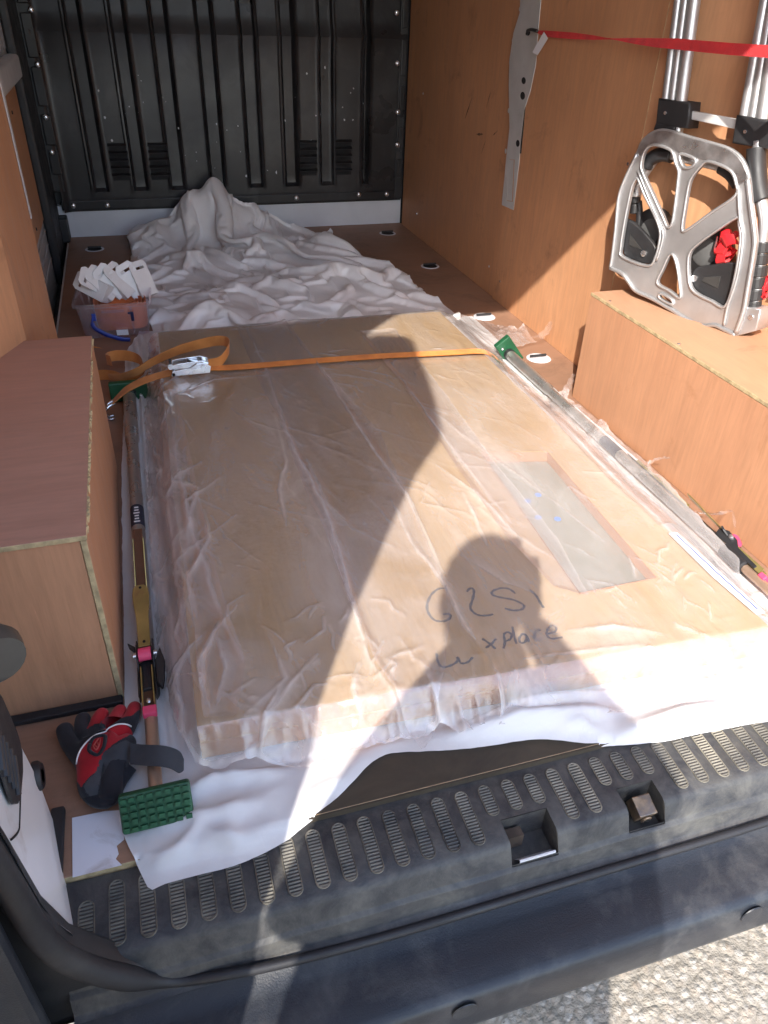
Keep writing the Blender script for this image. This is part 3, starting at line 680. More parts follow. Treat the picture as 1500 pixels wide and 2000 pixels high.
# ------------------------------------------------------------------ the two wrapped doors
FL = np.array([-.493, 1.682]); FR = np.array([.422, 1.676]); NL = np.array([-.527, .135]); NR = np.array([.430, .090])
TOPZ = .078
def quad_at(u, v): return (NL*(1-u)+NR*u)*(1-v)+(FL*(1-u)+FR*u)*v
def slab(mb, q, z0, z1):
    vs = [(p[0], p[1], z) for z in (z0, z1) for p in q]
    return mb.add(vs, [(3, 2, 1, 0), (4, 5, 6, 7), (0, 1, 5, 4), (1, 2, 6, 5), (2, 3, 7, 6), (3, 0, 4, 7)])
def make_door(z0, z1, label, glazed):
    d = thing('timber_door', label, 'door', 'doors lying flat in the van', (float(NL[0]), float(NL[1]), z0)); d['kind'] = 'thing'
    off = Vector((-float(NL[0]), -float(NL[1]), -z0))
    def put(mb, name, mat, parent=d, **k):
        o = mb.build(name, mat, None, **k); o.data.transform(Matrix.Translation(off)); o.parent = parent; return o
    if not glazed:
        m = MB(); slab(m, [quad_at(0, 0), quad_at(1, 0), quad_at(1, 1), quad_at(0, 1)], z0, z1); m.m = [0, 0, 1, 1, 1, 1]; put(m, 'leaf', [DOOR_OAK, DOOR_LIP], bevel=.0015); return d, put
    vp = [atz(a, b, z1)[:2] for a, b in [(1132, 1161), (1281, 1131), (1068, 884), (940, 886)]]        # opening, near-left first
    q = [quad_at(0, 0), quad_at(1, 0), quad_at(1, 1), quad_at(0, 1)]
    m = MB()
    for z, fl in ((z1, 1), (z0, 0)):
        vs = [(p[0], p[1], z) for p in q]+[(p[0], p[1], z) for p in vp]
        fs = [(0, 1, 5, 4), (1, 2, 6, 5), (2, 3, 7, 6), (3, 0, 4, 7)]; m.add(vs, fs)
    m.mi = 1; vs = [(p[0], p[1], z) for z in (z0, z1) for p in q]; m.add(vs, [(0, 1, 5, 4), (1, 2, 6, 5), (2, 3, 7, 6), (3, 0, 4, 7)])
    vs = [(p[0], p[1], z) for z in (z0, z1) for p in vp]; m.add(vs, [(0, 1, 5, 4), (1, 2, 6, 5), (2, 3, 7, 6), (3, 0, 4, 7)])
    leaf = put(m, 'leaf', [DOOR_OAK, DOOR_LIP])
    # hardwood beads round the glass, glass, blue setting dots
    c = sum(vp)/4
    for i in range(4):
        a, b = vp[i], vp[(i+1) % 4]; ai, bi = c+(a-c)*(.80 if i % 2 == 0 else .80), c+(b-c)*.80
        ai = a+(c-a)/np.linalg.norm(c-a)*.017; bi = b+(c-b)/np.linalg.norm(c-b)*.017
        m = MB(); m.add([(a[0], a[1], z1+.004), (b[0], b[1], z1+.004), (bi[0], bi[1], z1-.012), (ai[0], ai[1], z1-.012), (a[0], a[1], z1-.014), (b[0], b[1], z1-.014), (bi[0], bi[1], z1-.0145), (ai[0], ai[1], z1-.0145)],
                        [(0, 1, 2, 3), (0, 1, 5, 4), (2, 3, 7, 6)]); put(m, 'glazing_bead', DOOR_LIP)
    m = MB(); m.add([(p[0], p[1], z1-.014) for p in vp], [(0, 1, 2, 3)])
    gm, t, N, out = nt('wired_glass'); tc = N('TexCoord').outputs['Object']
    g = N('BsdfGlossy', Roughness=.07, Color=(.95, 1, .97)); df = N('BsdfDiffuse', Color=(.48, .47, .39)); tr = N('BsdfTransparent', Color=(.82, .88, .80))
    mx = N('MixShader', i0=.55, i1=tr.outputs[0], i2=df.outputs[0]); fr = N('Fresnel', IOR=1.9).outputs[0]
    mx2 = N('MixShader', i0=fr, i1=mx.outputs[0], i2=g.outputs[0]); t.links.new(mx2.outputs[0], out.inputs[0])
    put(m, 'glass_pane', gm)
    m = MB(); m.prism([tuple(atz(a, b, z1-.0165)) for a, b in [(1112, 1088), (1128, 1076), (1152, 1080), (1178, 1098), (1200, 1118), (1216, 1138), (1178, 1143), (1148, 1146), (1128, 1118)]], (0, 0, .0004)); put(m, 'pale_patch', plain('patch_grey', (.55, .58, .52), .7))  # pale flat patch just under the near end of the pane
    dots = plain('blue_dot', (.12, .25, .62), .5)
    for a, b in [(1031, 978), (1051, 966), (1051, 1010), (1089, 1013)]:
        p = atz(a, b, z1-.0125); m = MB(); m.tube([(p[0], p[1], z1-.0138), (p[0], p[1], z1-.0125)], .0075, 12); put(m, 'setting_dot', dots)
    return d, put
make_door(.006, .0410, 'lower timber door of the wrapped pair lying on the white sheet', False)
door, putd = make_door(.0425, TOPZ, 'upper wrapped timber door with narrow glass panel and marker writing', True)
# marker writing on the upper face
def hz(a, b): return atz(750+a/3, 1000+b/3, TOPZ+.0008)
strokes = [
 [(372, 448), (320, 450), (275, 488), (252, 550), (265, 600), (300, 635), (350, 640), (386, 622), (384, 598), (345, 600)],
 [(440, 588), (452, 600)],
 [(485, 467), (507, 446), (527, 460), (521, 505), (506, 560), (530, 592), (562, 606), (605, 606), (640, 599)],
 [(770, 478), (735, 452), (688, 446), (640, 462), (634, 484), (680, 500), (758, 515), (818, 545), (808, 570), (760, 577), (708, 565)],
 [(852, 455), (890, 488), (915, 530), (936, 562)],
 [(308, 828), (314, 870), (335, 905), (372, 906), (425, 880), (432, 850), (450, 885), (490, 880), (520, 850)],
 [(575, 742), (618, 770), (654, 802)], [(656, 742), (628, 775), (596, 796)],
 [(700, 800), (708, 762), (703, 718), (726, 704), (748, 720), (738, 746), (708, 758)],
 [(752, 672), (765, 735), (776, 772)],
 [(838, 728), (815, 714), (794, 738), (800, 766), (828, 760), (838, 727), (848, 762)],
 [(918, 690), (892, 700), (880, 726), (894, 748), (925, 742)],
 [(948, 716), (1000, 702), (1008, 676), (985, 664), (958, 690), (955, 722), (982, 742), (1046, 734)]]
m = MB()
for i, s in enumerate(strokes):
    P = smooth_path([hz(*q) for q in s], 5); wdt = .0052 if i < 5 else .0046
    row = []
    for k, p in enumerate(P):
        t = P[min(k+1, len(P)-1)]-P[max(k-1, 0)]; nn = np.array([-t[1], t[0], 0]); nn /= np.linalg.norm(nn)+1e-9
        ww = wdt*(.9+.2*math.sin(k*1.7+i)); row.append((p-nn*ww/2, p+nn*ww/2))
    m.loft(row)
wr = putd(m, 'marker_writing', INK); tag(wr, 'black handwritten marker lettering'); wr['kind'] = 'stuff'

# ------------------------------------------------------------------ white dust sheet: flat spread and bunched end
sheet = thing('dust_sheet', 'white plastic dust sheet under the doors, bunched up against the black bulkhead', 'dust sheet', loc=(0, .9, .002))
edge_px = [(233, 1602), (246, 1640), (290, 1733), (352, 1708), (455, 1684), (530, 1650), (592, 1611), (660, 1560), (740, 1482), (790, 1472), (842, 1469), (950, 1460), (1050, 1447), (1150, 1453), (1205, 1452), (1300, 1441), (1400, 1420), (1500, 1402), (1620, 1385)]
edge_px = smooth_path(edge_px[:3], 1)+smooth_path(edge_px[2:], 5)[1:]
poly = [tuple(atz(a, b, .002)[:2]) for a, b in edge_px]+[(.60, .25), (.615, .7), (.60, 1.4), (.60, 1.8), (-.55, 1.9), (-.6, 1.72), (-.612, 1.35), (-.625, 1.0), (-.63, .7), (-.632, .4), (-.636, .2), (-.640, .10)]
st = .0055; gx = np.arange(-.66, .66, st); gy = np.arange(-.17, 1.92, st); X, Y = np.meshgrid(gx, gy)
jx = .0035*fbm(X*14, Y*14, 3, 3); jy = .0035*fbm(X*14, Y*14, 3, 9)
mask = in_poly(X, Y, poly); X, Y = trim(X, Y, mask, poly, .002, 3)
ins = np.zeros_like(X); kk = mask.astype(float)
free = 1-sstep(-.02, .03, (X+.53)*(1))*sstep(-.02, .03, .42-X)*sstep(.05, .13, Y)*(1-sstep(1.6, 1.68, Y))
Z = .0035+np.where(Y < 0, -.0095*sstep(0, -.02, Y)*1.0-.0015, 0)
Z = Z-.035*sstep(-.10, -.17, Y)
wr_ = ridged(X*7+.6*fbm(X*5, Y*5, 2, 4), Y*11, 3, 21)-.55
Z = Z+free*(.005+.007*np.clip(wr_, -.3, 1)+.0012*fbm(X*22, Y*22, 3, 5))
side = np.exp(-((X+.575)/.035)**2)*sstep(.1, .3, Y); Z = Z+free*side*(.010*np.sin(X*330+4*fbm(X*3, Y*2.2, 2, 8))+.004)
for pts, h, wd in [([(300, 1610), (420, 1590), (520, 1560)], .018, .012), ([(350, 1560), (430, 1520), (560, 1505)], .022, .014), ([(370, 1610), (480, 1640), (560, 1620)], .010, .010),
                   ([(870, 1440), (1000, 1415), (1120, 1400), (1200, 1390)], .030, .02), ([(900, 1400), (1020, 1380), (1180, 1350)], .035, .018), ([(1200, 1440), (1320, 1400), (1450, 1370)], .022, .016),
                   ([(1250, 1350), (1380, 1340), (1500, 1300)], .020, .014), ([(1060, 1440), (1130, 1420), (1190, 1440)], .014, .01), ([(600, 1560), (680, 1520), (760, 1450)], .016, .012), ([(270, 1690), (340, 1660), (400, 1600)], .009, .008)]:
    q = [atz(a, b, .01) for a, b in pts]; d, pr = seg_dist(X, Y, q); Z = Z+h*np.exp(-np.abs(d/wd)**1.4)*np.sin(np.pi*np.clip(pr*.9+.05, 0, 1))*sstep(0, .02, free)
hem = np.zeros_like(X)
floorz = np.where(Y > 0, .0012, np.where(Y > -.105, -.0105, -.017-1.6*np.maximum(0, -.105-Y)))
edged, _ = seg_dist(X, Y, poly+[poly[0]]); lift = sstep(0, .03, edged)
Z = floorz+.0018+np.maximum(Z-floorz-.0018, 0)*(.25+.75*lift)
Z = np.where(free < .5, np.minimum(Z, .0045), Z)
grid_obj('sheet_spread', X, Y, Z, mask, SHEET, sheet).data.transform(Matrix.Translation((0, -.9, -.002)))

# bunched end: a stiff sheet larger than its footprint, relaxed until it buckles into folds
def relax_heap():
    nu, nv = 88, 104
    u, v = np.meshgrid(np.linspace(0, 1, nu), np.linspace(0, 1, nv))
    c00 = np.array([-.50, 1.70]); c10 = np.array([.53, 1.72]); c11 = np.array([.40, 3.02]); c01 = np.array([-.53, 3.02])
    bx = (c00[0]*(1-u)+c10[0]*u)*(1-v)+(c01[0]*(1-u)+c11[0]*u)*v
    by = (c00[1]*(1-u)+c10[1]*u)*(1-v)+(c01[1]*(1-u)+c11[1]*u)*v
    bx = bx+.05*fbm(u*3, v*3, 2, 31)*np.sin(np.pi*v)+.03*np.where(u > .9, np.sin(v*14), 0)
    # boundary right side pulls in towards the bulkhead
    bx = bx-.10*sstep(.45, .8, v)*u*(1-.4*sstep(.8, 1, v))
    def ground(x, y):
        g = .215*np.exp(-np.abs((x+.21)/.13)**3.2-((y-3.02)/.13)**2)*(1+.10*np.sin(x*38+1)+.05*np.sin(y*30))+.13*np.exp(-((x+.0)/.14)**2-((y-3.04)/.12)**2)
        g = g+.10*np.exp(-((x+.44)/.09)**2-((y-2.94)/.12)**2)+.055*np.exp(-((x-.02)/.22)**2-((y-2.68)/.16)**2)+.05*np.exp(-((x+.3)/.16)**2-((y-2.55)/.12)**2)+.03*np.exp(-((x-.28)/.12)**2-((y-2.62)/.16)**2)
        g = g+.05*np.exp(-((x-.15)/.25)**2-((y-2.2)/.2)**2)+.05*np.exp(-((x+.25)/.15)**2-((y-2.05)/.2)**2)+.06*np.exp(-((x+.3)/.12)**2-((y-1.85)/.1)**2)
        return g+.002
    P = np.stack([bx, by, ground(bx, by)+.03+.09*fbm(bx*3.4, by*4.2, 2, 41)+.03*fbm(bx*9, by*9, 2, 44)], 2)
    sx = 1.03/(nu-1); sy = 1.31/(nv-1); Q = P.copy()
    k = 1.20+.20*fbm(u*3.5, v*3.5, 2, 51)
    def con(P, a, b, rest, w):
        d = P[b]-P[a]; l = np.linalg.norm(d, axis=-1)+1e-9; s = (w*.5*(l-rest)/l)[..., None]*d
        P[a] += s; P[b] -= s
    S = np.s_
    def batch(di, dj, rest, w):
        for par in (0, 1):
            if di == 0:
                a = S[:, par:nu-dj:2*1] if dj == 1 else S[:, :nu-dj]
                a = (slice(None), slice(par, nu-dj, 2)); b = (slice(None), slice(par+dj, nu, 2))
            elif dj == 0:
                a = (slice(par, nv-di, 2), slice(None)); b = (slice(par+di, nv, 2), slice(None))
            else:
                a = (slice(par, nv-abs(di), 2), slice(0, nu-dj) if di > 0 else slice(dj, nu))
                b = (slice(par+abs(di), nv, 2), slice(dj, nu) if di > 0 else slice(0, nu-dj))
            kk_ = k[a]; con(P, a, b, rest*kk_, w)
    dg = math.hypot(sx, sy)
    V = np.zeros_like(P)
    for it in range(170):
        P0_ = P.copy(); P[..., 2] -= .0004 if it > 40 else .0
        P += .88*V*(0.6, 0.6, 1)[0] if False else .80*V
        for _ in range(3):
            batch(0, 1, sx, .9); batch(1, 0, sy, .9); batch(1, 1, dg, .7); batch(-1, 1, dg, .7)
        # stiffness over several cells keeps the folds broad with sharp crests
        for dd, ww in ((3, .25), (6, .16)):
            a = (slice(None), slice(0, nu-dd)); b = (slice(None), slice(dd, nu)); con(P, a, b, sx*dd*k[a]*.97, ww*.3)
            a = (slice(0, nv-dd), slice(None)); b = (slice(dd, nv), slice(None)); con(P, a, b, sy*dd*k[a]*.97, ww*.3)
        g = ground(P[..., 0], P[..., 1]); low = P[..., 2] < g
        P[..., 2] = np.maximum(P[..., 2], g)
        P[..., :2] = np.where(low[..., None], P0_[..., :2]*.85+P[..., :2]*.15, P[..., :2])
        P[..., 1] = np.minimum(P[..., 1], L-.035)
        # the rim stays roughly where it was dropped
        for e in ((0, slice(None)), (-1, slice(None)), (slice(None), 0), (slice(None), -1)):
            P[e][..., :2] = P[e][..., :2]*.9+Q[e][..., :2]*.1
        P[..., 0] = np.clip(P[..., 0], -.60, .58)
        V = (P-P0_)
        V = np.clip(V, -.01, .01)
    lim = .17-.0*P[..., 1]
    return P
P = relax_heap()
def refine(P, m):
    def up(A, axis):
        n_ = A.shape[axis]; t = np.linspace(0, n_-1, (n_-1)*m+1); i = np.clip(np.floor(t).astype(int), 0, n_-2); f = t-i
        g = lambda k: np.take(A, np.clip(i+k, 0, n_-1), axis)
        f = f.reshape([-1, 1, 1] if axis == 0 else [1, -1, 1])
        return .5*((2*g(0))+(-g(-1)+g(1))*f+(2*g(-1)-5*g(0)+4*g(1)-g(2))*f*f+(-g(-1)+3*g(0)-3*g(1)+g(2))*f**3)
    return up(up(P, 0), 1)
P = refine(P, 2)
# sharp-crested crumple folds pressed into the plastic: straight creases that start and stop
v_, u_ = np.meshgrid(np.linspace(0, 1.31, P.shape[0]), np.linspace(0, 1.03, P.shape[1]), indexing='ij')
rk = random.Random(4); H = np.zeros_like(u_)
tri = lambda t: np.abs((t % 1.0)*2-1)
for i in range(20):
    th = rk.uniform(0, math.pi); fq = rk.choice((7, 9, 12, 16)); ph = rk.random()*9
    wv = (u_*math.cos(th)+v_*math.sin(th))*fq+.55*fbm(u_*3.2, v_*3.2, 2, 140+i)+ph
    mk_ = sstep(.05, .4, fbm(u_*3.0+i, v_*3.0, 2, 160+i)); H = H+mk_*(.030/fq)*(tri(wv)-.5)
dPu = np.gradient(P, axis=1); dPv = np.gradient(P, axis=0); nr = np.cross(dPu, dPv); nr /= np.linalg.norm(nr, axis=-1)[..., None]+1e-9
nr = np.where(nr[..., 2:3] < 0, -nr, nr); P = P+nr*H[..., None]; P[..., 2] = np.maximum(P[..., 2], .003); P[..., 1] = np.minimum(P[..., 1], L-.033)
o = grid_obj('sheet_bunch', P[..., 0], P[..., 1]-.9, P[..., 2]-.002, np.ones(P.shape[:2], bool), SHEET_CRUMPLED, sheet)

# ------------------------------------------------------------------ clear film over the doors
film = thing('plastic_film', 'clear crinkled plastic film wrapped over the doors, torn along its right edge', 'plastic film', loc=(0, .9, .004))
film_px = [(302, 1200), (296, 1100), (290, 1000), (284, 900), (284, 800), (290, 742), (292, 690), (298, 655), (318, 640)]
far = [(-.48, 1.74), (-.2, 1.77), (.1, 1.78), (.43, 1.76)]
right_px = [(880, 592), (900, 607), (960, 622), (1010, 640), (1072, 632), (1068, 655), (1010, 668), (978, 678), (985, 700), (1020, 745), (1062, 778), (1085, 772), (1112, 745), (1108, 770), (1122, 775), (1150, 815), (1215, 880), (1262, 905), (1275, 925), (1300, 960), (1340, 1000), (1400, 1060), (1440, 1100), (1500, 1190)]
rp = [atz(a, b, .035)[:2] for a, b in right_px]
near = [tuple(atz(a, b, .01)[:2]) for a, b in [(1640, 1335), (1500, 1350), (1380, 1378), (1250, 1392), (1160, 1400), (1080, 1412), (980, 1425), (900, 1436), (860, 1432), (825, 1452), (780, 1458), (720, 1470), (660, 1495), (590, 1508), (500, 1500), (420, 1512), (385, 1510), (360, 1480), (340, 1400), (322, 1330), (310, 1270)]]
fpoly = [tuple(atz(a, b, .02)[:2]) for a, b in film_px]+far+[tuple(p) for p in rp]+[(.66, .12)]+near
def door_d(X, Y):
    """signed distance outside the door's outline (x and y parts)"""
    lx = NL[0]+(FL[0]-NL[0])*np.clip((Y-.1)/1.5, 0, 1); rx = NR[0]+(FR[0]-NR[0])*np.clip((Y-.1)/1.5, 0, 1)
    ny = NL[1]+(NR[1]-NL[1])*np.clip((X-NL[0])/.93, 0, 1)
    return lx-X, X-rx, ny-Y, Y-1.68
def film_height(X, Y, lift=0, seed=0):
    l, r, n, f = door_d(X, Y)
    wl = .05+.035*fbm(X*0, Y*6, 2, 60+seed)+.02; wr = .13+.04*fbm(X*0+3, Y*5, 2, 61+seed); wn = .052+.02*fbm(X*7, Y*0, 2, 62+seed); wf = .07
    fall = lambda d, w: sstep(-.004, 1, np.clip(d, 0, None)/np.maximum(w, .02))**.8
    drop = 1-(1-fall(l, wl))*(1-fall(r, wr))*(1-fall(n, wn))*(1-fall(f, wf))
    fz = np.where(Y > 0, .012, -.004)
    Z = TOPZ+.0035-(TOPZ-fz-.004)*drop
    near_ = np.exp(-np.clip(Y-.12, 0, 9)/.075); out = np.clip(drop*2.5, 0, 1)
    fl = ridged(X*9+1.2*fbm(X*3, Y*2, 2, 70), Y*1.6+.5*X, 3, 71+seed)
    Z = Z+.0030*np.clip(fl-.45, 0, 1)*(1-out)
    cr = ridged(X*16+.8*fbm(X*8, Y*8, 2, 80), Y*16, 3, 81+seed)-.5
    sides = np.clip(sstep(0, .02, l)+sstep(0, .02, r), 0, 1); crl = ridged(X*34+1.5*fbm(X*4, Y*3, 2, 87), Y*2.2, 3, 86+seed)-.5
    Z = Z+.0035*near_*(1-out*.3)*cr+.009*out*(cr*(1-sides)+crl*sides)
    cr2 = ridged(X*38+fbm(X*10, Y*10, 2, 83), Y*22, 2, 84+seed)-.4
    Z = Z+(.0060*near_+.005*out*(1-sides))*np.clip(cr2, 0, 1)*sstep(-.1, .35, fbm(X*5, Y*7, 2, 88))
    # pleats down the left side and near end
    Z = Z+.007*out*np.sin(Y*9+X*160+5*fbm(X*6, Y*2, 2, 90))*sstep(0, .05, l)
    Z = Z+.004*out*np.sin(X*38+26*fbm(X*3, Y*2, 2, 91))*sstep(0, .03, n)
    return Z+lift
creases = [([(480, 640), (520, 720), (560, 850), (640, 1010), (680, 1150), (720, 1290), (790, 1390)], .010, .007),
 ([(560, 640), (640, 740), (720, 870), (800, 980), (850, 1090), (885, 1180)], .008, .006),
 ([(700, 650), (790, 750), (860, 850), (960, 980), (1000, 1025)], .006, .005),
 ([(330, 760), (345, 900), (378, 1050), (430, 1200), (475, 1290)], .008, .007),
 ([(312, 775), (325, 950), (345, 1150), (370, 1300)], .007, .006),
 ([(765, 980), (800, 1060), (870, 1150), (905, 1225), (960, 1290)], .007, .006),
 ([(845, 905), (930, 965), (1010, 1050), (1090, 1100)], .005, .005),
 ([(905, 965), (925, 1010), (950, 1068)], .008, .006), ([(535, 810), (560, 905), (545, 960), (560, 1040)], .007, .007),
 ([(600, 900), (640, 990), (690, 1040)], .006, .006), ([(900, 1085), (985, 1140), (1050, 1165)], .002, .003),
 ([(800, 770), (900, 850), (1050, 960), (1180, 1060)], .004, .005), ([(1000, 725), (1100, 830), (1210, 950), (1330, 1060)], .006, .008),
 ([(420, 1230), (440, 1310), (420, 1390)], .006, .006), ([(520, 1240), (560, 1330), (480, 1400)], .006, .006), ([(620, 1280), (560, 1350), (510, 1420)], .007, .006), ([(700, 1300), (690, 1350), (705, 1390)], .009, .007),
 ([(1020, 1290), (1150, 1275), (1260, 1262)], .006, .005), ([(1110, 1235), (1200, 1225), (1290, 1240)], .005, .006), ([(820, 1290), (860, 1370), (900, 1400)], .008, .006), ([(960, 1300), (990, 1350), (980, 1390)], .008, .006),
 ([(450, 650), (520, 640), (600, 625), (700, 612), (850, 605)], .009, .012), ([(330, 780), (420, 745), (520, 735)], .006, .008)]
CRQ = [([atz(a, b, TOPZ) for a, b in pts], h, wd) for pts, h, wd in creases]
rc = random.Random(11)
def rand_crease(n, box, ang, spread, ln, h, wd):
    for _ in range(n):
        x = rc.uniform(box[0], box[1]); y = rc.uniform(box[2], box[3]); a = ang(x, y)+rc.gauss(0, spread); l_ = rc.uniform(*ln)
        if -.16 < x < .17 and .10 < y < .42: continue
        q = [np.array([x+math.cos(a+.25*rc.gauss(0, 1)*t)*l_*t, y+math.sin(a+.25*rc.gauss(0, 1)*t)*l_*t]) for t in (0, .33, .66, 1)]
        CRQ.append((q, h*rc.uniform(.5, 1.3), wd*rc.uniform(.7, 1.3)))
flow = lambda x, y: math.radians(-90)+(-.35 if x > -.1 else .15)-.3*(x+.1)
rand_crease(60, (-.50, .38, .25, 1.2), lambda x, y: math.radians(90)+.45+.2*x, .22, (.06, .3), .0030, .0030)
rand_crease(70, (-.50, .42, .12, .32), lambda x, y: math.radians(90)+rc.choice((-.9, -.4, .3, .7)), .4, (.03, .10), .0050, .0030)
rand_crease(40, (-.48, .40, 1.15, 1.62), lambda x, y: rc.uniform(0, 6.28), .5, (.03, .12), .0040, .0035)
rand_crease(36, (.42, .62, .15, 1.3), lambda x, y: math.radians(90), .25, (.05, .22), .0060, .0040)
rand_crease(45, (-.60, -.50, .1, 1.3), lambda x, y: math.radians(90), .12, (.1, .35), .0080, .0045)
rand_crease(36, (-.50, .60, .03, .13), lambda x, y: rc.uniform(0, 6.28), .5, (.02, .09), .0075, .0034)
MILK_GLINT = {}
NMAIN = len(creases)
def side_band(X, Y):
    """paints a pale streak beside each long fold for doubled film and caught light"""
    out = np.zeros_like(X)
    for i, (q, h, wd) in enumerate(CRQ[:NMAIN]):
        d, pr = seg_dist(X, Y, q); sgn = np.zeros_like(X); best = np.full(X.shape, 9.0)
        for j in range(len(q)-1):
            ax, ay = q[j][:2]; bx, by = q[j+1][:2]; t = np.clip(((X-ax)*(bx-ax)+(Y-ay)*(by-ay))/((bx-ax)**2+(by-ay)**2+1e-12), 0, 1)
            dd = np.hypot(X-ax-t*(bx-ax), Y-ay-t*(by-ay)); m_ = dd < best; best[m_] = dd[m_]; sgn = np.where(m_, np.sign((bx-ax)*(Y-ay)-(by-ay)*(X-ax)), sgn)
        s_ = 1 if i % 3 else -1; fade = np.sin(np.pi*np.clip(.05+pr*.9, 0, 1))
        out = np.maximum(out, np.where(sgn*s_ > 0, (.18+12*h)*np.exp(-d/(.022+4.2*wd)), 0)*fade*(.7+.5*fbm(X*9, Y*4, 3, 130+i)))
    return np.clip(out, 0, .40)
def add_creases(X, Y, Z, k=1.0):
    milk = np.zeros_like(Z); MILK_GLINT['m'] = milk
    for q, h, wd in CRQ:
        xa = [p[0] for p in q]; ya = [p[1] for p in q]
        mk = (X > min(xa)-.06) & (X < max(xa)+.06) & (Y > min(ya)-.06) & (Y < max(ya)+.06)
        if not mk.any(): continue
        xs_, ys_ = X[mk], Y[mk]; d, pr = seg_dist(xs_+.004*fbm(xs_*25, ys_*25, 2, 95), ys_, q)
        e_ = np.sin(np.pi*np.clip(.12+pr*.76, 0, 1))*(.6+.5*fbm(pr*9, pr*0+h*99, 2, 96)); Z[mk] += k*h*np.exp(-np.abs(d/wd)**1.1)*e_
        milk[mk] = np.maximum(milk[mk], np.clip(h*55, .08, .42)*np.exp(-(d/(.0022+wd*.22))**2)*np.clip(e_, 0, 1))  # paints pale lines where folds catch light, along with stress whitening
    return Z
st = .0033; gx = np.arange(-.70, .70, st); gy = np.arange(-.06, 1.80, st); X, Y = np.meshgrid(gx, gy)
mask = in_poly(X, Y, fpoly); X, Y = trim(X, Y, mask, fpoly, .007, 97)
Z = add_creases(X, Y, film_height(X, Y)); MK_ = MILK_GLINT['m'].copy()
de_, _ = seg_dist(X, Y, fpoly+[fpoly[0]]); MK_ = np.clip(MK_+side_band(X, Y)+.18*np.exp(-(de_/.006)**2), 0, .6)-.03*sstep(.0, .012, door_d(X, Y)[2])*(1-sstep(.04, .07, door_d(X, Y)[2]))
# film rides over the bar and bunches up in ragged scraps beside it
l, r, n, f = door_d(X, Y)
bar = np.exp(-((X-.562)/.030)**2)*sstep(.2, .25, Y)*(1-sstep(.98, 1.06, Y)); Z = np.maximum(Z, .012+.042*bar*(1+.15*fbm(X*20, Y*20, 2, 99)))
for a, b, h, s in [(1050, 640, .05, .05), (1000, 645, .03, .05), (1105, 762, .04, .022), (1285, 915, .05, .022), (1180, 850, .035, .03)]:
    p = atz(a, b, .03); rr = np.hypot(X-p[0], Y-p[1]); Z = Z+h*np.exp(-(rr/s)**2)*(.35+.9*np.clip(ridged(X*26, Y*26, 3, 100)-.35, 0, 1))
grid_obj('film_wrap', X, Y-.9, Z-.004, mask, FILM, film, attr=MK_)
# second thicknesses of film: folded-over strips
folds = [
 [(458, 634), (503, 742), (536, 808), (569, 890), (594, 957), (631, 1031), (652, 1097), (690, 1200), (740, 1310), (830, 1420), (850, 1390), (870, 1300), (880, 1180), (850, 1100), (830, 1056), (797, 973), (764, 907), (743, 850), (685, 783), (623, 717), (569, 643), (540, 612)],
 [(318, 770), (345, 762), (395, 1000), (445, 1200), (480, 1300), (460, 1400), (400, 1410), (375, 1200), (340, 980)],
 [(905, 640), (960, 660), (1100, 800), (1240, 930), (1330, 1020), (1290, 1030), (1180, 930), (1060, 800), (960, 700)],
 [(700, 650), (770, 645), (860, 760), (960, 900), (1090, 1060), (1150, 1170), (1080, 1150), (980, 1040), (880, 900), (790, 760)]]
for i, pp in enumerate(folds):
    q = [tuple(atz(a, b, TOPZ+.006)[:2]) for a, b in pp]
    xs_ = [p[0] for p in q]; ys_ = [p[1] for p in q]
    Xf, Yf = np.meshgrid(np.arange(min(xs_)-.01, max(xs_)+.01, .0038), np.arange(min(ys_)-.01, max(ys_)+.01, .0038))
    mk = in_poly(Xf, Yf, q); Xf, Yf = trim(Xf, Yf, mk, q, .003, 110+i)
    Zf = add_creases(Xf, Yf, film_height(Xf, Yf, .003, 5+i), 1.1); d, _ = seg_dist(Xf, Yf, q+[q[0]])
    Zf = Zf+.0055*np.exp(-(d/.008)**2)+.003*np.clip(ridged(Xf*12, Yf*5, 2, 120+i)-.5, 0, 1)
    grid_obj('film_fold', Xf, Yf-.9, Zf-.004, mk, FILM_FOLD, film, attr=np.clip(MILK_GLINT['m']*.5+.10*np.exp(-(d/.003)**2)+.10*sstep(.0, .05, d)*0, 0, .6))
# torn shreds standing up at the right edge
for pts, wd in [([(1275, 925), (1268, 905), (1285, 895), (1308, 893)], .006), ([(1360, 1000), (1400, 1003), (1430, 998), (1436, 1030)], .008), ([(1100, 770), (1112, 750), (1120, 730)], .012), ([(1050, 660), (1068, 645), (1076, 628)], .016)]:
    P_ = [np.array(atz(a, b, .045+.015*k)) for k, (a, b) in enumerate(pts)]; P_ = smooth_path(P_, 5); m = MB(); row = []
    for k, p in enumerate(P_):
        ww = wd*(1-.7*k/len(P_))*(1+.35*math.sin(k*2.1)); row.append((p+np.array([-ww, ww*.4, .002*math.sin(k*3)])-np.array([0, .9, .004]), p+np.array([0, 0, .004*math.cos(k*2)])-np.array([0, .9, .004]), p+np.array([ww, -ww*.3, -.004])-np.array([0, .9, .004])))
    m.loft(row); m.build('film_shred', FILM_FOLD, film, smooth=True)
# delivery note showing at the right of the wrap
m = MB(); q = [atz(a, b, .084) for a, b in [(1306, 1042), (1322, 1040), (1400, 1112), (1494, 1196), (1478, 1201), (1390, 1125)]]
m.prism([tuple(p) for p in q], (0, 0, .0006)); nt_ = m.build('delivery_note', PAPER); tag(nt_, 'folded white paper with a blue ruled line at the right of the wrapped doors', 'paper')
m = MB(); P_ = [atz(a, b, .0850) for a, b in [(1321, 1044), (1400, 1118), (1480, 1190)]]; m.tube(P_, .0011, 6); ln = m.build('printed_line', BLUE, nt_)
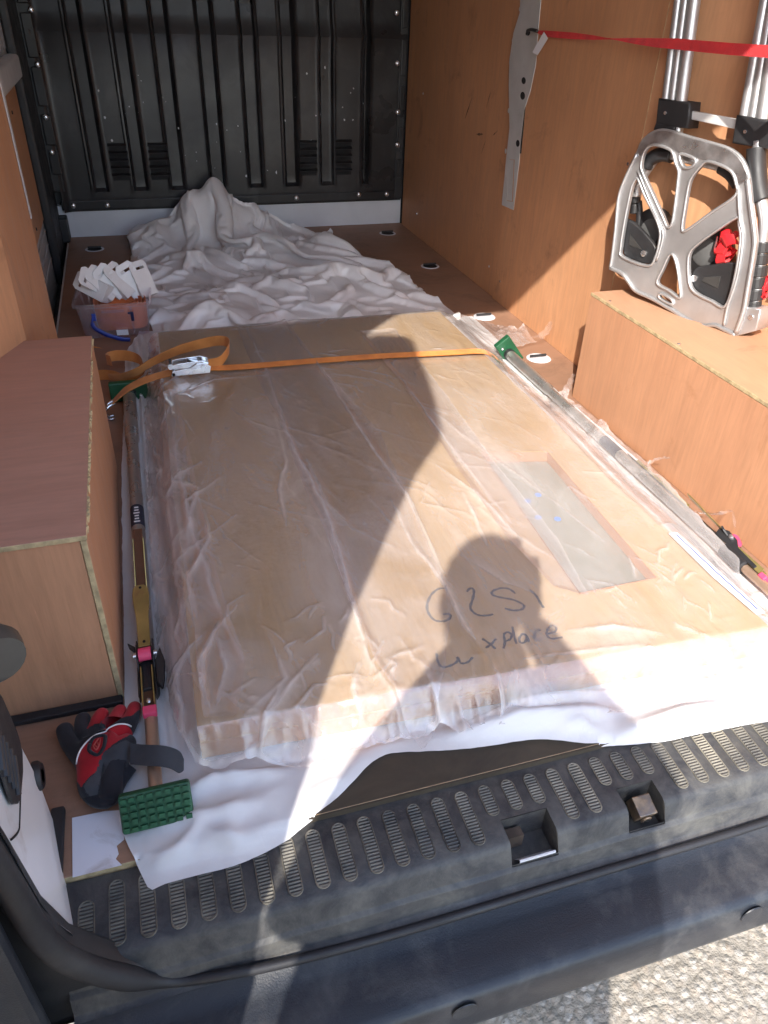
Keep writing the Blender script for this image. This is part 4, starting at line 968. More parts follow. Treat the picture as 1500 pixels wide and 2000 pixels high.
# ------------------------------------------------------------------ support bars (one on each side of the doors)
def support_bar(label, x, z, roll, y0=.062, y1=1.405, k=1.0):
    """lies along +y; the ratchet side is local +z. Near end has the studded foot; k scales its girth"""
    t = thing('support_bar', label, 'support bar', 'telescopic support bars beside the doors', (x, y0, z))
    t.rotation_euler = (0, roll, 0); Lb = y1-y0
    def put(m, name, mat, parent=t, sc=True, **kw):
        o = m.build(name, mat, parent, **kw)
        if sc: o.data.transform(Matrix.Diagonal((k, 1, k, 1)))
        return o
    m = MB(); m.tube([(0, .25, 0), (0, Lb-.30, 0), (0, Lb-.29, 0), (0, Lb-.02, 0)], [.0175, .0175, .0215, .0215], 24); put(m, 'outer_tube', TUBE_STEEL, auto=40)
    m = MB(); m.cyl((0, .01, 0), (0, .28, 0), .0125, 20); put(m, 'inner_tube', TUBE_TAN, auto=40)
    m = MB(); m.cyl((0, .20, 0), (0, .265, 0), .0215, 20); put(m, 'rubber_sleeve', BLACK, bevel=.003)
    m = MB(); m.tube([(0, .665, 0), (0, .74, 0)], .0180, 24); sl = put(m, 'printed_sleeve', plain('sleeve_print', (.03, .035, .055), .5), auto=40)
    for i in range(6):
        m = MB(); y = .672+i*.0105; hh = .011 if i % 3 else .016
        m.bb(-hh/2, hh/2, y, y+.0042, .0177, .0186); put(m, 'printed_mark', WHITE_PLASTIC, sl)
    for s in (-1, 1):                                                     # toothed rack along either edge of the strip
        m = MB(); yy = .40
        while yy < .60:
            m.prism([(s*.0115, yy, .0175), (s*.0115, yy+.0062, .0175), (s*.0115, yy+.0062, .023), (s*.0115, yy+.0045, .0275), (s*.0115, yy+.001, .0235)], (s*.0018, 0, 0)); yy += .0066
        put(m, 'rack_teeth', BRASS)['kind'] = 'stuff'
    m = MB(); m.bb(-.0112, .0112, .29, .645, .0172, .0195); put(m, 'rack_strip', plain('rack_brown', (.20, .11, .07), .45, .4), bevel=.001)
    out = [(-.0125, .285), (-.013, .32), (-.0135, .355), (-.017, .385), (-.0185, .41), (-.016, .428), (-.008, .435), (.008, .435), (.016, .428), (.0185, .41), (.017, .385), (.0135, .355), (.013, .32), (.0125, .285)]
    m = MB(); n = len(out)
    m.add([(a, b, .034+.012*max(0, (b-.285)/.15)) for a, b in out]+[(a, b, .037+.012*max(0, (b-.285)/.15)) for a, b in out], [tuple(reversed(range(n))), tuple(range(n, 2*n))]+[(i, (i+1) % n, n+(i+1) % n, n+i) for i in range(n)])
    lv = put(m, 'release_lever', BRASS, bevel=.0012)
    for y in (.295, .427):
        m = MB(); z_ = .0372+.012*max(0, (y-.285)/.15); m.tube([(0, y, z_), (0, y, z_+.0006)], .0032, 10); put(m, 'lever_hole', DARK, lv)
    for s in (-1, 1):
        m = MB(); m.prism([(s*.0145, .18, .012), (s*.0145, .30, .012), (s*.0145, .305, .032), (s*.0145, .285, .044), (s*.0145, .255, .040), (s*.0145, .24, .026), (s*.0145, .18, .022)], (s*.003, 0, 0)); put(m, 'clamp_plate', BLACK, bevel=.001)
        m = MB(); m.tube([(s*.0175, .268, .034), (s*.024, .268, .034), (s*.026, .268, .034)], [.006, .006, .003], 10); put(m, 'rivet', CHROME, auto=40)
    m = MB(); m.tube([(-.0125, .265, .038), (.0125, .265, .038)], .0125, 18); put(m, 'lever_roller', PINK, auto=40)
    m = MB(); m.prism([(.019, .255, .02), (.030, .28, .024), (.038, .25, .02), (.034, .215, .012), (.028, .20, .006), (.019, .21, .01)], (0, 0, .013)); put(m, 'trigger', BLACK, bevel=.003)
    m = MB(); m.prism([(-.019, .288, .03), (-.034, .297, .034), (-.031, .288, .03), (-.019, .275, .028)], (0, 0, .006)); put(m, 'trigger', BLACK, bevel=.001)
    for s in (-1, 1):
        m = MB(); m.bb(s*.011-.0012, s*.011+.0012, .168, .245, .012, .030); put(m, 'channel_side', BRASS)
    m = MB(); m.bb(-.010, .010, .168, .245, .013, .015); put(m, 'channel_floor', plain('channel_brown', (.12, .06, .035), .5, .3))
    m = MB(); m.sphere((0, .178, .018), (.006, .006, .004)); put(m, 'rivet', CHROME, smooth=True)
    m = MB(); m.bb(-.0135, .0135, .150, .167, .006, .021); put(m, 'end_tab', PINK, bevel=.002)
    M = Matrix.Rotation(math.radians(-38), 3, 'X'); c0 = Vector((0, -.006, .004))
    m = MB(); m.box(c0, (.094, .020, .052), M); ft = put(m, 'rubber_foot', GREEN, sc=False, bevel=.004)
    m = MB(); rj = random.Random(5)
    for i in range(8):
        for j in range(5): m.box(c0+M @ Vector((-.0405+i*.0116+rj.uniform(-.0006, .0006), -.0112, -.0195+j*.0098+rj.uniform(-.0005, .0005))), (.0078*rj.uniform(.88, 1.06), .008, .0060*rj.uniform(.88, 1.06)), M @ Matrix.Rotation(rj.uniform(-.1, .1), 3, 'Y'))
    so_ = put(m, 'foot_studs', GREEN, ft, sc=False); so_['kind'] = 'stuff'
    m = MB(); m.bb(-.05, .05, Lb-.02, Lb, -.022, .032); put(m, 'rubber_foot', GREEN, sc=False, bevel=.003)
    m = MB(); m.cyl((0, Lb-.035, 0), (0, Lb-.02, 0), .024, 18); put(m, 'foot_socket', BLACK)
    for s in (-1, 1):
        m = MB(); m.sphere((s*.030, Lb-.022, -.008), .005); put(m, 'rivet', CHROME, sc=False, smooth=True)
    return t
support_bar('brown-lit support bar with its ratchet lever up, beside the left wheel arch box', -.594, .0245, 0, k=.78)
support_bar('silver support bar under torn film along the right wheel arch box', .556, .0275, math.radians(52), y0=.085, y1=1.42, k=.74)

# ------------------------------------------------------------------ orange ratchet strap
strap = thing('ratchet_strap', 'orange ratchet strap pulled across the wrapped doors with a steel buckle', 'strap', loc=(-.418, 1.332, .089))
off = Vector((.42, -1.28, -.11))
def puts(m, name, mat, **k):
    o = m.build(name, mat, None, **k); o.data.transform(Matrix.Translation(off)); o.parent = strap; return o
def web(path, wv, n=6, tw=.0016):
    P_ = smooth_path(path, n); Wv = smooth_path(wv, n) if isinstance(wv, list) else [np.array(wv)]*len(P_); ups = []
    for i, p in enumerate(P_):
        t = P_[min(i+1, len(P_)-1)]-P_[max(i-1, 0)]; ups.append(tuple(np.cross(t/np.linalg.norm(t), Wv[i]/np.linalg.norm(Wv[i]))))
    m = MB(); ribbon(m, [tuple(p) for p in P_], [tuple(q) for q in Wv], ups, tw); return m
zt = .113
main = [(-.375, 1.287, zt+.006), (-.30, 1.289, zt), (-.1, 1.284, zt), (.1, 1.275, zt), (.3, 1.255, zt), (.40, 1.245, zt), (.44, 1.243, .10), (.485, 1.245, .065), (.53, 1.25, .02)]
puts(web(main, (.001, .025, .004)), 'webbing', ORANGE, auto=40)
tail = [(-.475, 1.283, zt+.006), (-.52, 1.278, .112), (-.56, 1.268, .105), (-.60, 1.255, .092), (-.635, 1.24, .07)]
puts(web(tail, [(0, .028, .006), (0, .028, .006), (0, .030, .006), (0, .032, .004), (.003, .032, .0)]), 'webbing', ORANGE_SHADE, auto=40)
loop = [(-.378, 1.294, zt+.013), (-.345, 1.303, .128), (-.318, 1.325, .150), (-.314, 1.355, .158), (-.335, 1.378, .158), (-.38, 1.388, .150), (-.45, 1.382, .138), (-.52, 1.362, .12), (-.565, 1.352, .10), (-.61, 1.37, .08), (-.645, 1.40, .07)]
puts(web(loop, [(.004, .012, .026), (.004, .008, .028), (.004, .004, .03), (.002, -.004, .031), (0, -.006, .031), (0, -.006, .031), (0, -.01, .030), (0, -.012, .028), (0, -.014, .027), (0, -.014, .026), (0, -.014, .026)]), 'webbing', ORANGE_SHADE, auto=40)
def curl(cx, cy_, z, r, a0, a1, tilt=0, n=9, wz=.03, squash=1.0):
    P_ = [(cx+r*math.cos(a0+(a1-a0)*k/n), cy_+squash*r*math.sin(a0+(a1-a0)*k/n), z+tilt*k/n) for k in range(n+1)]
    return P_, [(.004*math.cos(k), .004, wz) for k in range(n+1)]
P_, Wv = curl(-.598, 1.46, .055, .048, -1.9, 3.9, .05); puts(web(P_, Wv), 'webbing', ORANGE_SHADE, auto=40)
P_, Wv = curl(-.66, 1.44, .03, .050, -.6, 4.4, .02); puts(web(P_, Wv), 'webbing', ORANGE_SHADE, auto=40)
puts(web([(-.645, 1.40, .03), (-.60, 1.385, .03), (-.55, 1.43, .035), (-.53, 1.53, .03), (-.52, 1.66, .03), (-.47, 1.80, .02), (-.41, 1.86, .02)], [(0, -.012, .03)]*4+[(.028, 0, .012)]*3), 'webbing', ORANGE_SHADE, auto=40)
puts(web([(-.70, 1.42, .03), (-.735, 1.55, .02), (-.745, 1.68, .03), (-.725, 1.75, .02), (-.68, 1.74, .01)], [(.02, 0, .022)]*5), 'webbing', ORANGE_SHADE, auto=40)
# buckle
B0 = Vector((-.428, 1.283, zt+.004))
def bx_(c, d, ry=0, rz=0): return (B0+Vector(c), d, Matrix.Rotation(rz, 3, 'Z') @ Matrix.Rotation(ry, 3, 'Y'))
for s in (-1, 1):
    m = MB(); q = [(-.052, s*.019, -.002), (.050, s*.019, -.002), (.054, s*.019, .016), (.040, s*.019, .027), (.018, s*.019, .028), (.0, s*.019, .017), (-.048, s*.019, .011)]
    m.prism([B0+Vector(p) for p in q], (0, s*.002, 0)); puts(m, 'side_plate', CHROME, bevel=.001)
    m = MB(); q = [(.046, s*.0155, .010), (.050, s*.0155, .026), (.030, s*.0155, .034), (-.030, s*.0155, .030), (-.052, s*.0155, .026), (-.052, s*.0155, .018), (.02, s*.0155, .012)]
    m.prism([B0+Vector(p) for p in q], (0, s*.0018, 0)); puts(m, 'handle_arm', CHROME, bevel=.001)
    m = MB(); m.tube([B0+Vector((.038, s*.017, .017)), B0+Vector((.038, s*.024, .017))], .0105, 12); puts(m, 'ratchet_gear', CHROME, auto=40)
m = MB(); m.tube([B0+Vector((-.05, -.019, .024)), B0+Vector((-.05, .019, .024))], .008, 12); puts(m, 'handle_grip', CHROME, auto=40)
m = MB(); m.tube([B0+Vector((.038, -.019, .017)), B0+Vector((.038, .019, .017))], .008, 12); puts(m, 'spindle', CHROME, auto=40)
m = MB(); m.tube([B0+Vector((-.045, -.021, .003)), B0+Vector((-.045, .021, .003))], .0045, 10); puts(m, 'cross_pin', CHROME, auto=40)
m = MB(); m.box(B0+Vector((.008, 0, .026)), (.03, .026, .003), Matrix.Rotation(.25, 3, 'Y')); puts(m, 'pawl_plate', CHROME, bevel=.001)
m = MB(); hk = [(-.632, 1.235, .068), (-.650, 1.225, .062), (-.662, 1.222, .045), (-.655, 1.225, .028), (-.640, 1.23, .026)]
m.tube(smooth_path(hk, 4), .004, 10); m.tube(smooth_path([(a, b+.018, c) for a, b, c in hk], 4), .004, 10); puts(m, 'hook', CHROME, smooth=True)

# ------------------------------------------------------------------ clear tub with blue handle, brackets and a coiled strap inside
tub = thing('storage_tub', 'small clear plastic tub with a blue handle behind the left wheel arch box', 'tub', loc=(-.615, 1.96, .0))
TR = Matrix.Rotation(math.radians(-4), 4, 'Z') 
tub.rotation_euler = (0, 0, math.radians(-3))
hw, hd, hh_ = .115, .105, .118
def rrect(w, d, r, n=4):
    out = []
    for cx, cy_, a0 in ((w-r, d-r, 0), (-w+r, d-r, math.pi/2), (-w+r, -d+r, math.pi), (w-r, -d+r, 1.5*math.pi)):
        for k in range(n+1): a = a0+math.pi/2*k/n; out.append((cx+r*math.cos(a), cy_+r*math.sin(a)))
    return out
m = MB(); rows = []
for s, z in ((.80, .002), (.86, .003), (.88, .010), (.97, .105), (.972, .106), (1.04, .107), (1.05, .113), (1.045, .118), (1.0, .118), (.955, .105), (.87, .012), (.85, .008)):
    rows.append([(x, y, z) for x, y in rrect(hw*s, hd*s, .02)])
m.loft(rows, True); n = len(rows[0]); m.add(rows[0], [tuple(range(n))]); m.build('tub_body', TUB, tub, auto=50)
for x in (-.055, .055):
    m = MB(); m.prism([(x-.004, -.1035, .106), (x+.004, -.1035, .106), (x+.003, -.0935, .01), (x-.003, -.0935, .01)], (0, -.004, 0)); m.build('tub_rib', TUB, tub)
m = MB(); m.prism([(-.035, -.105, .098), (.035, -.105, .098), (.035, -.1045, .090), (-.035, -.1045, .090)], (0, -.003, 0)); m.build('tub_tab', TUB, tub)
hp = [(-.062, -.108, .083), (-.066, -.113, .070), (-.062, -.122, .050), (-.03, -.128, .028), (.01, -.130, .012), (.04, -.127, .006)]
m = MB(); m.tube(smooth_path(hp, 5), [.0035 if k < 7 else .008 for k in range(26)], 10, flat=.6); m.build('handle', BLUE, tub, smooth=True)
m = MB(); m.bb(-.066, -.054, -.109, -.104, .066, .090); m.build('handle_clip', BLUE, tub, bevel=.002)
m = MB(); m.bb(.052, .062, -.110, -.105, .060, .090); m.bb(.044, .0525, -.110, -.105, .083, .090); m.build('handle_clip', plain('navy_clip', (.012, .016, .07), .4), tub, bevel=.002)
m = MB(); m.prism([(.0, -.0998, .030), (.036, -.0998, .030), (.036, -.0985, .012), (.0, -.0985, .012)], (0, -.0012, 0)); m.build('paper_tag', PAPER, tub)
coil = thing('coiled_strap', 'bright orange webbing coiled inside the clear tub', 'strap', loc=(-.598, 1.955, .012))
for k in range(5):
    r = .072-.010*k; P_ = [(1.12*r*math.cos(a), .95*r*math.sin(a), .045+.004*math.sin(3*a+k)) for a in np.linspace(0, 2*math.pi, 22)]
    m = web(P_, [(0.003*math.cos(a), .003*math.sin(a), .080-.006*k) for a in np.linspace(0, 2*math.pi, 22)], 2); m.build('webbing', fabric('orange_coil', (.78, .20, .06), (.88, .27, .09), 700) if k == 0 else bpy.data.materials['orange_coil'], coil, auto=40)
# L-shaped white brackets stacked in the tub
def bracket(loc, rot, label):
    b = thing('plastic_bracket', label, 'bracket', 'white plastic brackets in the tub', loc); b.rotation_euler = rot
    slot = [(-.022, .095), (-.004, .095), (-.004, .103), (.003, .103), (.003, .095), (.022, .095), (.022, .083), (-.022, .083)]
    pl = [(-.030, 0), (.030, 0), (.030, .100), (.022, .112), (-.022, .112), (-.030, .100)]
    slot = [(-.02, .084), (.02, .084), (.02, .094), (-.02, .094)]
    flat_shape('plate', [pl, slot], (0, 0, 0), (1, 0, 0), (0, 0, 1), .003, WHITE_PLASTIC, b, bevel=.0008)
    m = MB(); m.bb(-.030, .030, -.0005, .045, -.003, .0); m.build('foot', WHITE_PLASTIC, b, bevel=.001)
    for s in (-1, 1):
        m = MB(); m.prism([(s*.028, .0, .0), (s*.028, .042, .0), (s*.028, .0, .045)], (s*.0022, 0, 0)); m.build('gusset', WHITE_PLASTIC, b)
    return b
zb = .112
R_ = math.radians
bl = ['white bracket lying tipped out over the left rim of the tub', 'white bracket seen edge-on, second from the left in the tub', 'white bracket third from the left in the tub', 'white bracket fourth from the left in the tub', 'white bracket fifth from the left in the tub', 'white bracket sixth from the left in the tub', 'rightmost white bracket in the tub']
bracket((-.640, 1.955, .120), (R_(-52), R_(-58), R_(20)), bl[0])
bracket((-.622, 2.0, .118), (R_(-30), R_(-46), R_(62)), bl[1])
for k in range(5):
    rj = [(-6, 5, 8), (4, -7, -6), (-9, 3, 10), (7, -4, -12), (-3, 9, 4)][k]
    bracket((-.606+.027*k, 1.985+.006*(k % 2), .106-.003*k+.004*(k % 3)), (R_(-24+rj[0]), R_(-34+5*k+rj[1]), R_(40-4*k+rj[2])), bl[2+k])
# ------------------------------------------------------------------ folding hand truck standing on the right wheel arch box
TN = np.array(atz(1437, 655, .309)); TF = np.array(atx(1192, 524, .690))
tu = TF-TN; tu[2] = 0; tu /= np.linalg.norm(tu); tv = np.array([.02, 0.0, 1.0]); tv -= tu*(tv@tu); tv /= np.linalg.norm(tv); tw = np.cross(tu, tv)
truck = thing('hand_truck', 'folding aluminium hand truck standing on the right wheel arch box', 'hand truck', loc=tuple(TN))
TM = Matrix.Translation(-Vector(TN))
def t1(a, b): return (1170+a/4.545, 230+b/4.545)
def t8(a, b): return (1170+a/4.545, b/4.545)
def on(p, w): return atp(p[0], p[1], TN+tw*w, tw)
def uv(p, w=0.): q = on(p, w)-TN; return (float(q@tu), float(q@tv))
def putt(m, name, mat, parent=truck, **k):
    o = m.build(name, mat, None, **k); o.data.transform(TM); o.parent = parent; return o
def plate(name, loops, w, depth, mat, parent=truck, bevel=.002, sn=0, res=2):
    o = flat_shape(name, loops, Vector(TN)+Vector(tw)*(w+depth), tu, tv, depth, mat, None, bevel, res, sn); o.data.transform(TM); o.parent = parent; return o
outl = [(335, 305), (365, 225), (430, 155), (520, 110), (620, 115), (800, 170), (1000, 225), (1140, 270), (1240, 340), (1300, 440), (1330, 560), (1350, 760), (1390, 1060), (1380, 1200), (1330, 1500), (1290, 1720), (1215, 1930), (1110, 1870), (1020, 1830), (900, 1835), (760, 1770), (660, 1705), (480, 1600), (330, 1530), (270, 1460), (205, 1375), (95, 1330), (112, 1240), (140, 1000), (170, 720), (225, 550)]
holes = [
 [(372, 440), (382, 360), (405, 295), (450, 250), (520, 243), (640, 292), (678, 400), (706, 470), (700, 560), (672, 800), (645, 945), (605, 968), (560, 870), (460, 650), (400, 520)],
 [(318, 555), (346, 548), (400, 680), (480, 835), (538, 985), (538, 1090), (500, 1240), (430, 1315), (205, 1235), (192, 1150), (220, 960), (250, 800), (286, 630)],
 [(718, 322), (852, 368), (828, 432), (745, 436)],
 [(822, 530), (900, 432), (960, 388), (1080, 422), (1175, 480), (1212, 570), (1212, 690), (1000, 840), (775, 1000), (738, 975), (762, 800), (792, 620)],
 [(1222, 885), (1243, 950), (1255, 1100), (1200, 1450), (1118, 1675), (1000, 1630), (855, 1555), (802, 1470), (790, 1300), (805, 1200), (865, 1130), (1000, 1030)],
 [(622, 1222), (658, 1222), (690, 1310), (718, 1500), (716, 1600), (620, 1535), (515, 1468), (562, 1350)],
 [(545, 1560), (640, 1610), (650, 1660), (540, 1605)]]
lo = [[uv(t1(*q)) for q in outl]]+[[uv(t1(*q)) for q in h] for h in holes]
tp = plate('toe_plate', lo, 0, .010, ALU, sn=3, bevel=.0025)
def rim(pts, name, r, w=-.002, closed=True, mat=ALU):
    q = [on(t1(*p), w) for p in pts]
    if closed: q = [q[-1]]+q+[q[0], q[1]]; P_ = smooth_path(q, 4)[4:-4]
    else: P_ = smooth_path(q, 4)
    m = MB(); m.tube(P_, r, 8, cap=not closed); return putt(m, name, mat, tp, smooth=True)
for h in holes: rim([tuple(q) for q in h], 'raised_rim', .0035)
rim([(335, 320), (225, 555), (172, 720), (145, 1000), (115, 1240), (100, 1325)], 'raised_rim', .004, closed=False)
rim([(1320, 540), (1345, 760), (1382, 1060), (1372, 1200), (1322, 1500), (1282, 1720), (1212, 1915)], 'raised_rim', .0055, closed=False)
rim([(100, 1335), (205, 1385), (270, 1468), (330, 1540), (480, 1610), (660, 1715), (760, 1780), (900, 1845), (1020, 1840), (1110, 1880), (1210, 1928)], 'raised_rim', .005, closed=False)
rim([(1235, 630), (1250, 900), (1275, 1080), (1225, 1420), (1140, 1680), (1110, 1840)], 'raised_rim', .0035, -.003, False)
rim([(345, 470), (460, 760), (560, 990), (560, 1100), (510, 1270)], 'raised_rim', .003, -.003, False)
# scratched bar along the top of the plate
tb = [(345, 300), (372, 235), (432, 165), (520, 122), (620, 127), (800, 182), (1000, 237), (1135, 282), (1230, 350), (1288, 445), (1312, 540), (1228, 600), (1218, 540), (1180, 470), (1080, 410), (955, 375), (860, 352), (715, 305), (640, 280), (520, 232), (445, 240), (395, 290), (372, 340)]
plate('scratched_bar', [[uv(t1(*q), -.0015) for q in tb]], -.0015, .003, ALU_WORN, tp, bevel=.0008, sn=2)
# telescopic tubes
def tubeset(tops, bots, w, rs):
    for a, b, r in zip(tops, bots, rs):
        A = on(t8(*a), w); B = on(t8(*b), w); A = B+(A-B)*2.2
        m = MB(); m.cyl(A, B, r, 18); putt(m, 'frame_tube', ALU, auto=40)
tubeset([(705, 0), (767, 0), (848, 0)], [(590, 905), (650, 915), (727, 925)], .035, [.0095, .0095, .0135])
tubeset([(1440, 200), (1505, 220), (1570, 240)], [(1285, 1060), (1362, 1070), (1450, 1080)], .035, [.011, .011, .0145])
plate('tube_clamp', [[uv(t8(*q), .018) for q in [(535, 895), (790, 930), (770, 1120), (515, 1085)]]], .018, .045, BLACK, bevel=.005)
plate('tube_clamp', [[uv(t8(*q), .018) for q in [(1230, 1045), (1540, 1095), (1520, 1305), (1195, 1255)]]], .018, .045, BLACK, bevel=.005)
plate('clamp_lip', [[uv(t8(*q), .02) for q in [(510, 1098), (660, 1120), (645, 1168), (495, 1140)]]], .02, .03, BLACK, bevel=.004)
plate('cross_bar', [[uv(t8(*q), .03) for q in [(790, 985), (1235, 1070), (1225, 1140), (780, 1045)]]], .03, .012, GREY_METAL, bevel=.002)
for q in ((592, 1003), (1300, 1168)):
    c = on(t8(*q), .018); m = MB(); m.tube([c, c-tw*.003], .004, 10); putt(m, 'clamp_screw', CHROME)
# legs: bent tubes with foam grips and ribbed boots
def bent(pts, w, r, name, mat, f=t1):
    m = MB(); m.tube(smooth_path([on(f(*p), w) for p in pts], 6), r, 16); return putt(m, name, mat, smooth=True)
bent([(690, 20), (690, 150), (520, 330), (360, 560), (330, 700)], .04, .013, 'leg_tube', ALU)
bent([(1420, 200), (1410, 420), (1420, 640), (1455, 800), (1470, 930), (1450, 1100), (1400, 1500), (1360, 1750)], .03, .0135, 'leg_tube', ALU)
bent([(1400, 265), (1395, 400), (1410, 600), (1440, 740)], .03, .021, 'foam_grip', BLACK)
for k in range(6):
    a = 1100+k*105; c0 = (1452-k*16, a); c1 = (1450-k*16-12, a+96)
    m = MB(); m.cyl(on(t1(*c0), .03), on(t1(*c1), .03), .0205 if k % 2 == 0 else .0185, 16); putt(m, 'ribbed_boot', BLACK, bevel=.002)
bent([(330, 655), (325, 760)], .045, .0125, 'ribbed_boot', BLACK); bent([(320, 765), (312, 850)], .045, .011, 'ribbed_boot', BLACK)
bent([(350, 740), (360, 860), (350, 960)], .05, .009, 'strut', BLACK)
# folded handle behind the plate: foam ends, bare middle
bent([(420, 430), (470, 360), (560, 325), (650, 335)], .035, .017, 'foam_grip', BLACK)
bent([(640, 330), (780, 365), (960, 405), (1090, 440)], .035, .0105, 'handle_tube', ALU)
bent([(1085, 440), (1170, 500), (1235, 590)], .035, .0145, 'foam_grip', BLACK)
# wheels folded flat, brackets, bolts
for cx, cy_, rr in ((455, 1010, .056), (935, 1190, .062)):
    c = on(t1(cx, cy_), .045); wl_ = thing('wheel'); wl_.parent = truck
    m = MB(); m.tube([c, c+tw*.004, c+tw*.022, c+tw*.026], [rr*.9, rr, rr, rr*.9], 28); putt(m, 'tyre', BLACK, wl_, auto=40)
    m = MB(); m.tube([c-tw*.001, c-tw*.004], [rr*.55, rr*.45], 24); putt(m, 'wheel_hub', plain('grey_hub', (.10, .10, .10), .5), wl_, auto=40)
for pts, bolt_, tri in (([(245, 910), (350, 985), (470, 1120), (490, 1190), (440, 1290), (300, 1250), (222, 1205), (220, 1000)], (400, 1205), [(275, 1035), (375, 1170), (262, 1130)]),
                  ([(832, 1380), (885, 1332), (1000, 1318), (1200, 1300), (1192, 1500), (1140, 1660), (980, 1610), (835, 1540), (805, 1440)], (850, 1425), [(935, 1415), (1075, 1410), (1055, 1515), (915, 1450)])):
    lp = [uv(t1(*q), .012) for q in pts]; br = plate('wheel_bracket', [lp], .012, .012, BLACK, bevel=.003, sn=2)
    lp = [uv(t1(*q), .010) for q in tri]; plate('embossed_mark', [lp], .0105, .0015, plain('worn_black', (.035, .034, .033), .55), br, bevel=.0004)
    c = on(t1(*bolt_), .012); m = MB(); m.tube([c, c-tw*.004, c-tw*.005], [.008, .008, .005], 12); putt(m, 'bolt', CHROME, br, auto=40)
m = MB(); pts = [(1215, 1930), (1390, 1880), (1425, 1710), (1300, 1690)]
plate('foot_casting', [[uv(t1(*q), .006) for q in pts]], .004, .05, ALU, bevel=.003)
c = on(t1(1350, 1770), .004); m = MB(); m.tube([c, c-tw*.003], .006, 12); putt(m, 'bolt', CHROME)

# ------------------------------------------------------------------ red straps
rs = thing('red_strap', 'taut red strap with a white tag hooked to the pierced pillar, crossing the hand truck', 'strap', loc=tuple(atx(1045, 62, .752)))
RM = -rs.location
rows = []
A3 = np.array(atx(1046, 62, .752)); Y0 = A3[1]
cen = [(590, 122, 5), (625, 130, 22), (660, 134, 26), (740, 140, 26), (820, 147, 18), (870, 151, 7), (890, 152, 5), (915, 154, 9), (980, 160, 24), (1060, 167, 36), (1150, 172, 44), (1250, 182, 46), (1350, 191, 48), (1500, 201, 50), (1640, 212, 52)]
for i, (a, b, hgt) in enumerate(cen):
    t = (a-590)/(1640-590); xx = .752-.055*t
    top = atx(750+a/2, (b-hgt/2)/2, xx+.002*math.sin(i)); bot = atx(750+a/2, (b+hgt/2)/2, xx+(-.004 if i > 6 else .004))
    n_ = np.array([-.0012, 0, 0]); rows.append((top, bot, bot+n_, top+n_))
e0, e1 = rows[-1][0], rows[-1][1]                       # on past the frame to its anchor on the rear lining board
for fx, yy in ((.55, .72), (1.0, .56)):
    dx = (.943-e0[0])*fx; A_ = np.array([e0[0]+dx, yy, e0[2]]); B_ = np.array([e1[0]+dx, yy, e1[2]]); rows.append((A_, B_, B_+n_, A_+n_))
m = MB(); m.loft(rows, True); o = m.build('webbing', RED_STRAP, None, auto=40); o.data.transform(Matrix.Translation(RM)); o.parent = rs
m = MB(); q = [atx(750+a/2, b/2, .744) for a, b in [(625, 124), (641, 150), (600, 216), (580, 204)]]
m.prism([tuple(p) for p in q], (-.0006, 0, 0)); o = m.build('strap_tag', PAPER, None); o.data.transform(Matrix.Translation(RM)); o.parent = rs
m = MB(); m.tube(smooth_path([tuple(atx(750+a/2, b/2, W-.012-.006*k)) for k, (a, b) in enumerate([(558, 132), (565, 118), (580, 116), (598, 122)])], 4), .0045, 10); o = m.build('strap_hook', BLACK, None, smooth=True); o.data.transform(Matrix.Translation(RM)); o.parent = rs
def bunch(px, py, w, size, n, seed, label):
    rnd = random.Random(seed); c = on((px, py), w); t = thing('red_strap', label, 'strap', 'red webbing bundled on the hand truck', tuple(c))
    for k in range(n):
        a0 = rnd.uniform(0, 6.28); r = size*rnd.uniform(.45, .9); ex = Vector((rnd.uniform(-.5, .5), rnd.uniform(-1, 1), rnd.uniform(-1, 1))).normalized()
        e1 = ex.orthogonal().normalized(); e2 = ex.cross(e1); o_ = Vector((rnd.uniform(-.2, .2), rnd.uniform(-.5, .5), rnd.uniform(-.5, .5)))*size
        P_ = [o_+(e1*math.cos(a0+a)*r+e2*math.sin(a0+a)*r*.6)+ex*size*.2*math.sin(a*1.3) for a in np.linspace(0, rnd.uniform(3.2, 5.2), 9)]
        m = web([np.array(p) for p in P_], [np.array(ex*.026+e1*.006*math.sin(k+i)) for i in range(9)], 4); m.build('webbing', RED_STRAP, t, auto=50)
    return t
bunch(1418, 478, .030, .034, 8, 3, 'crumpled red strap bundled behind the hand truck plate')
bunch(1500, 552, .05, .034, 7, 9, 'loose red strap hanging at the right edge beside the hand truck')
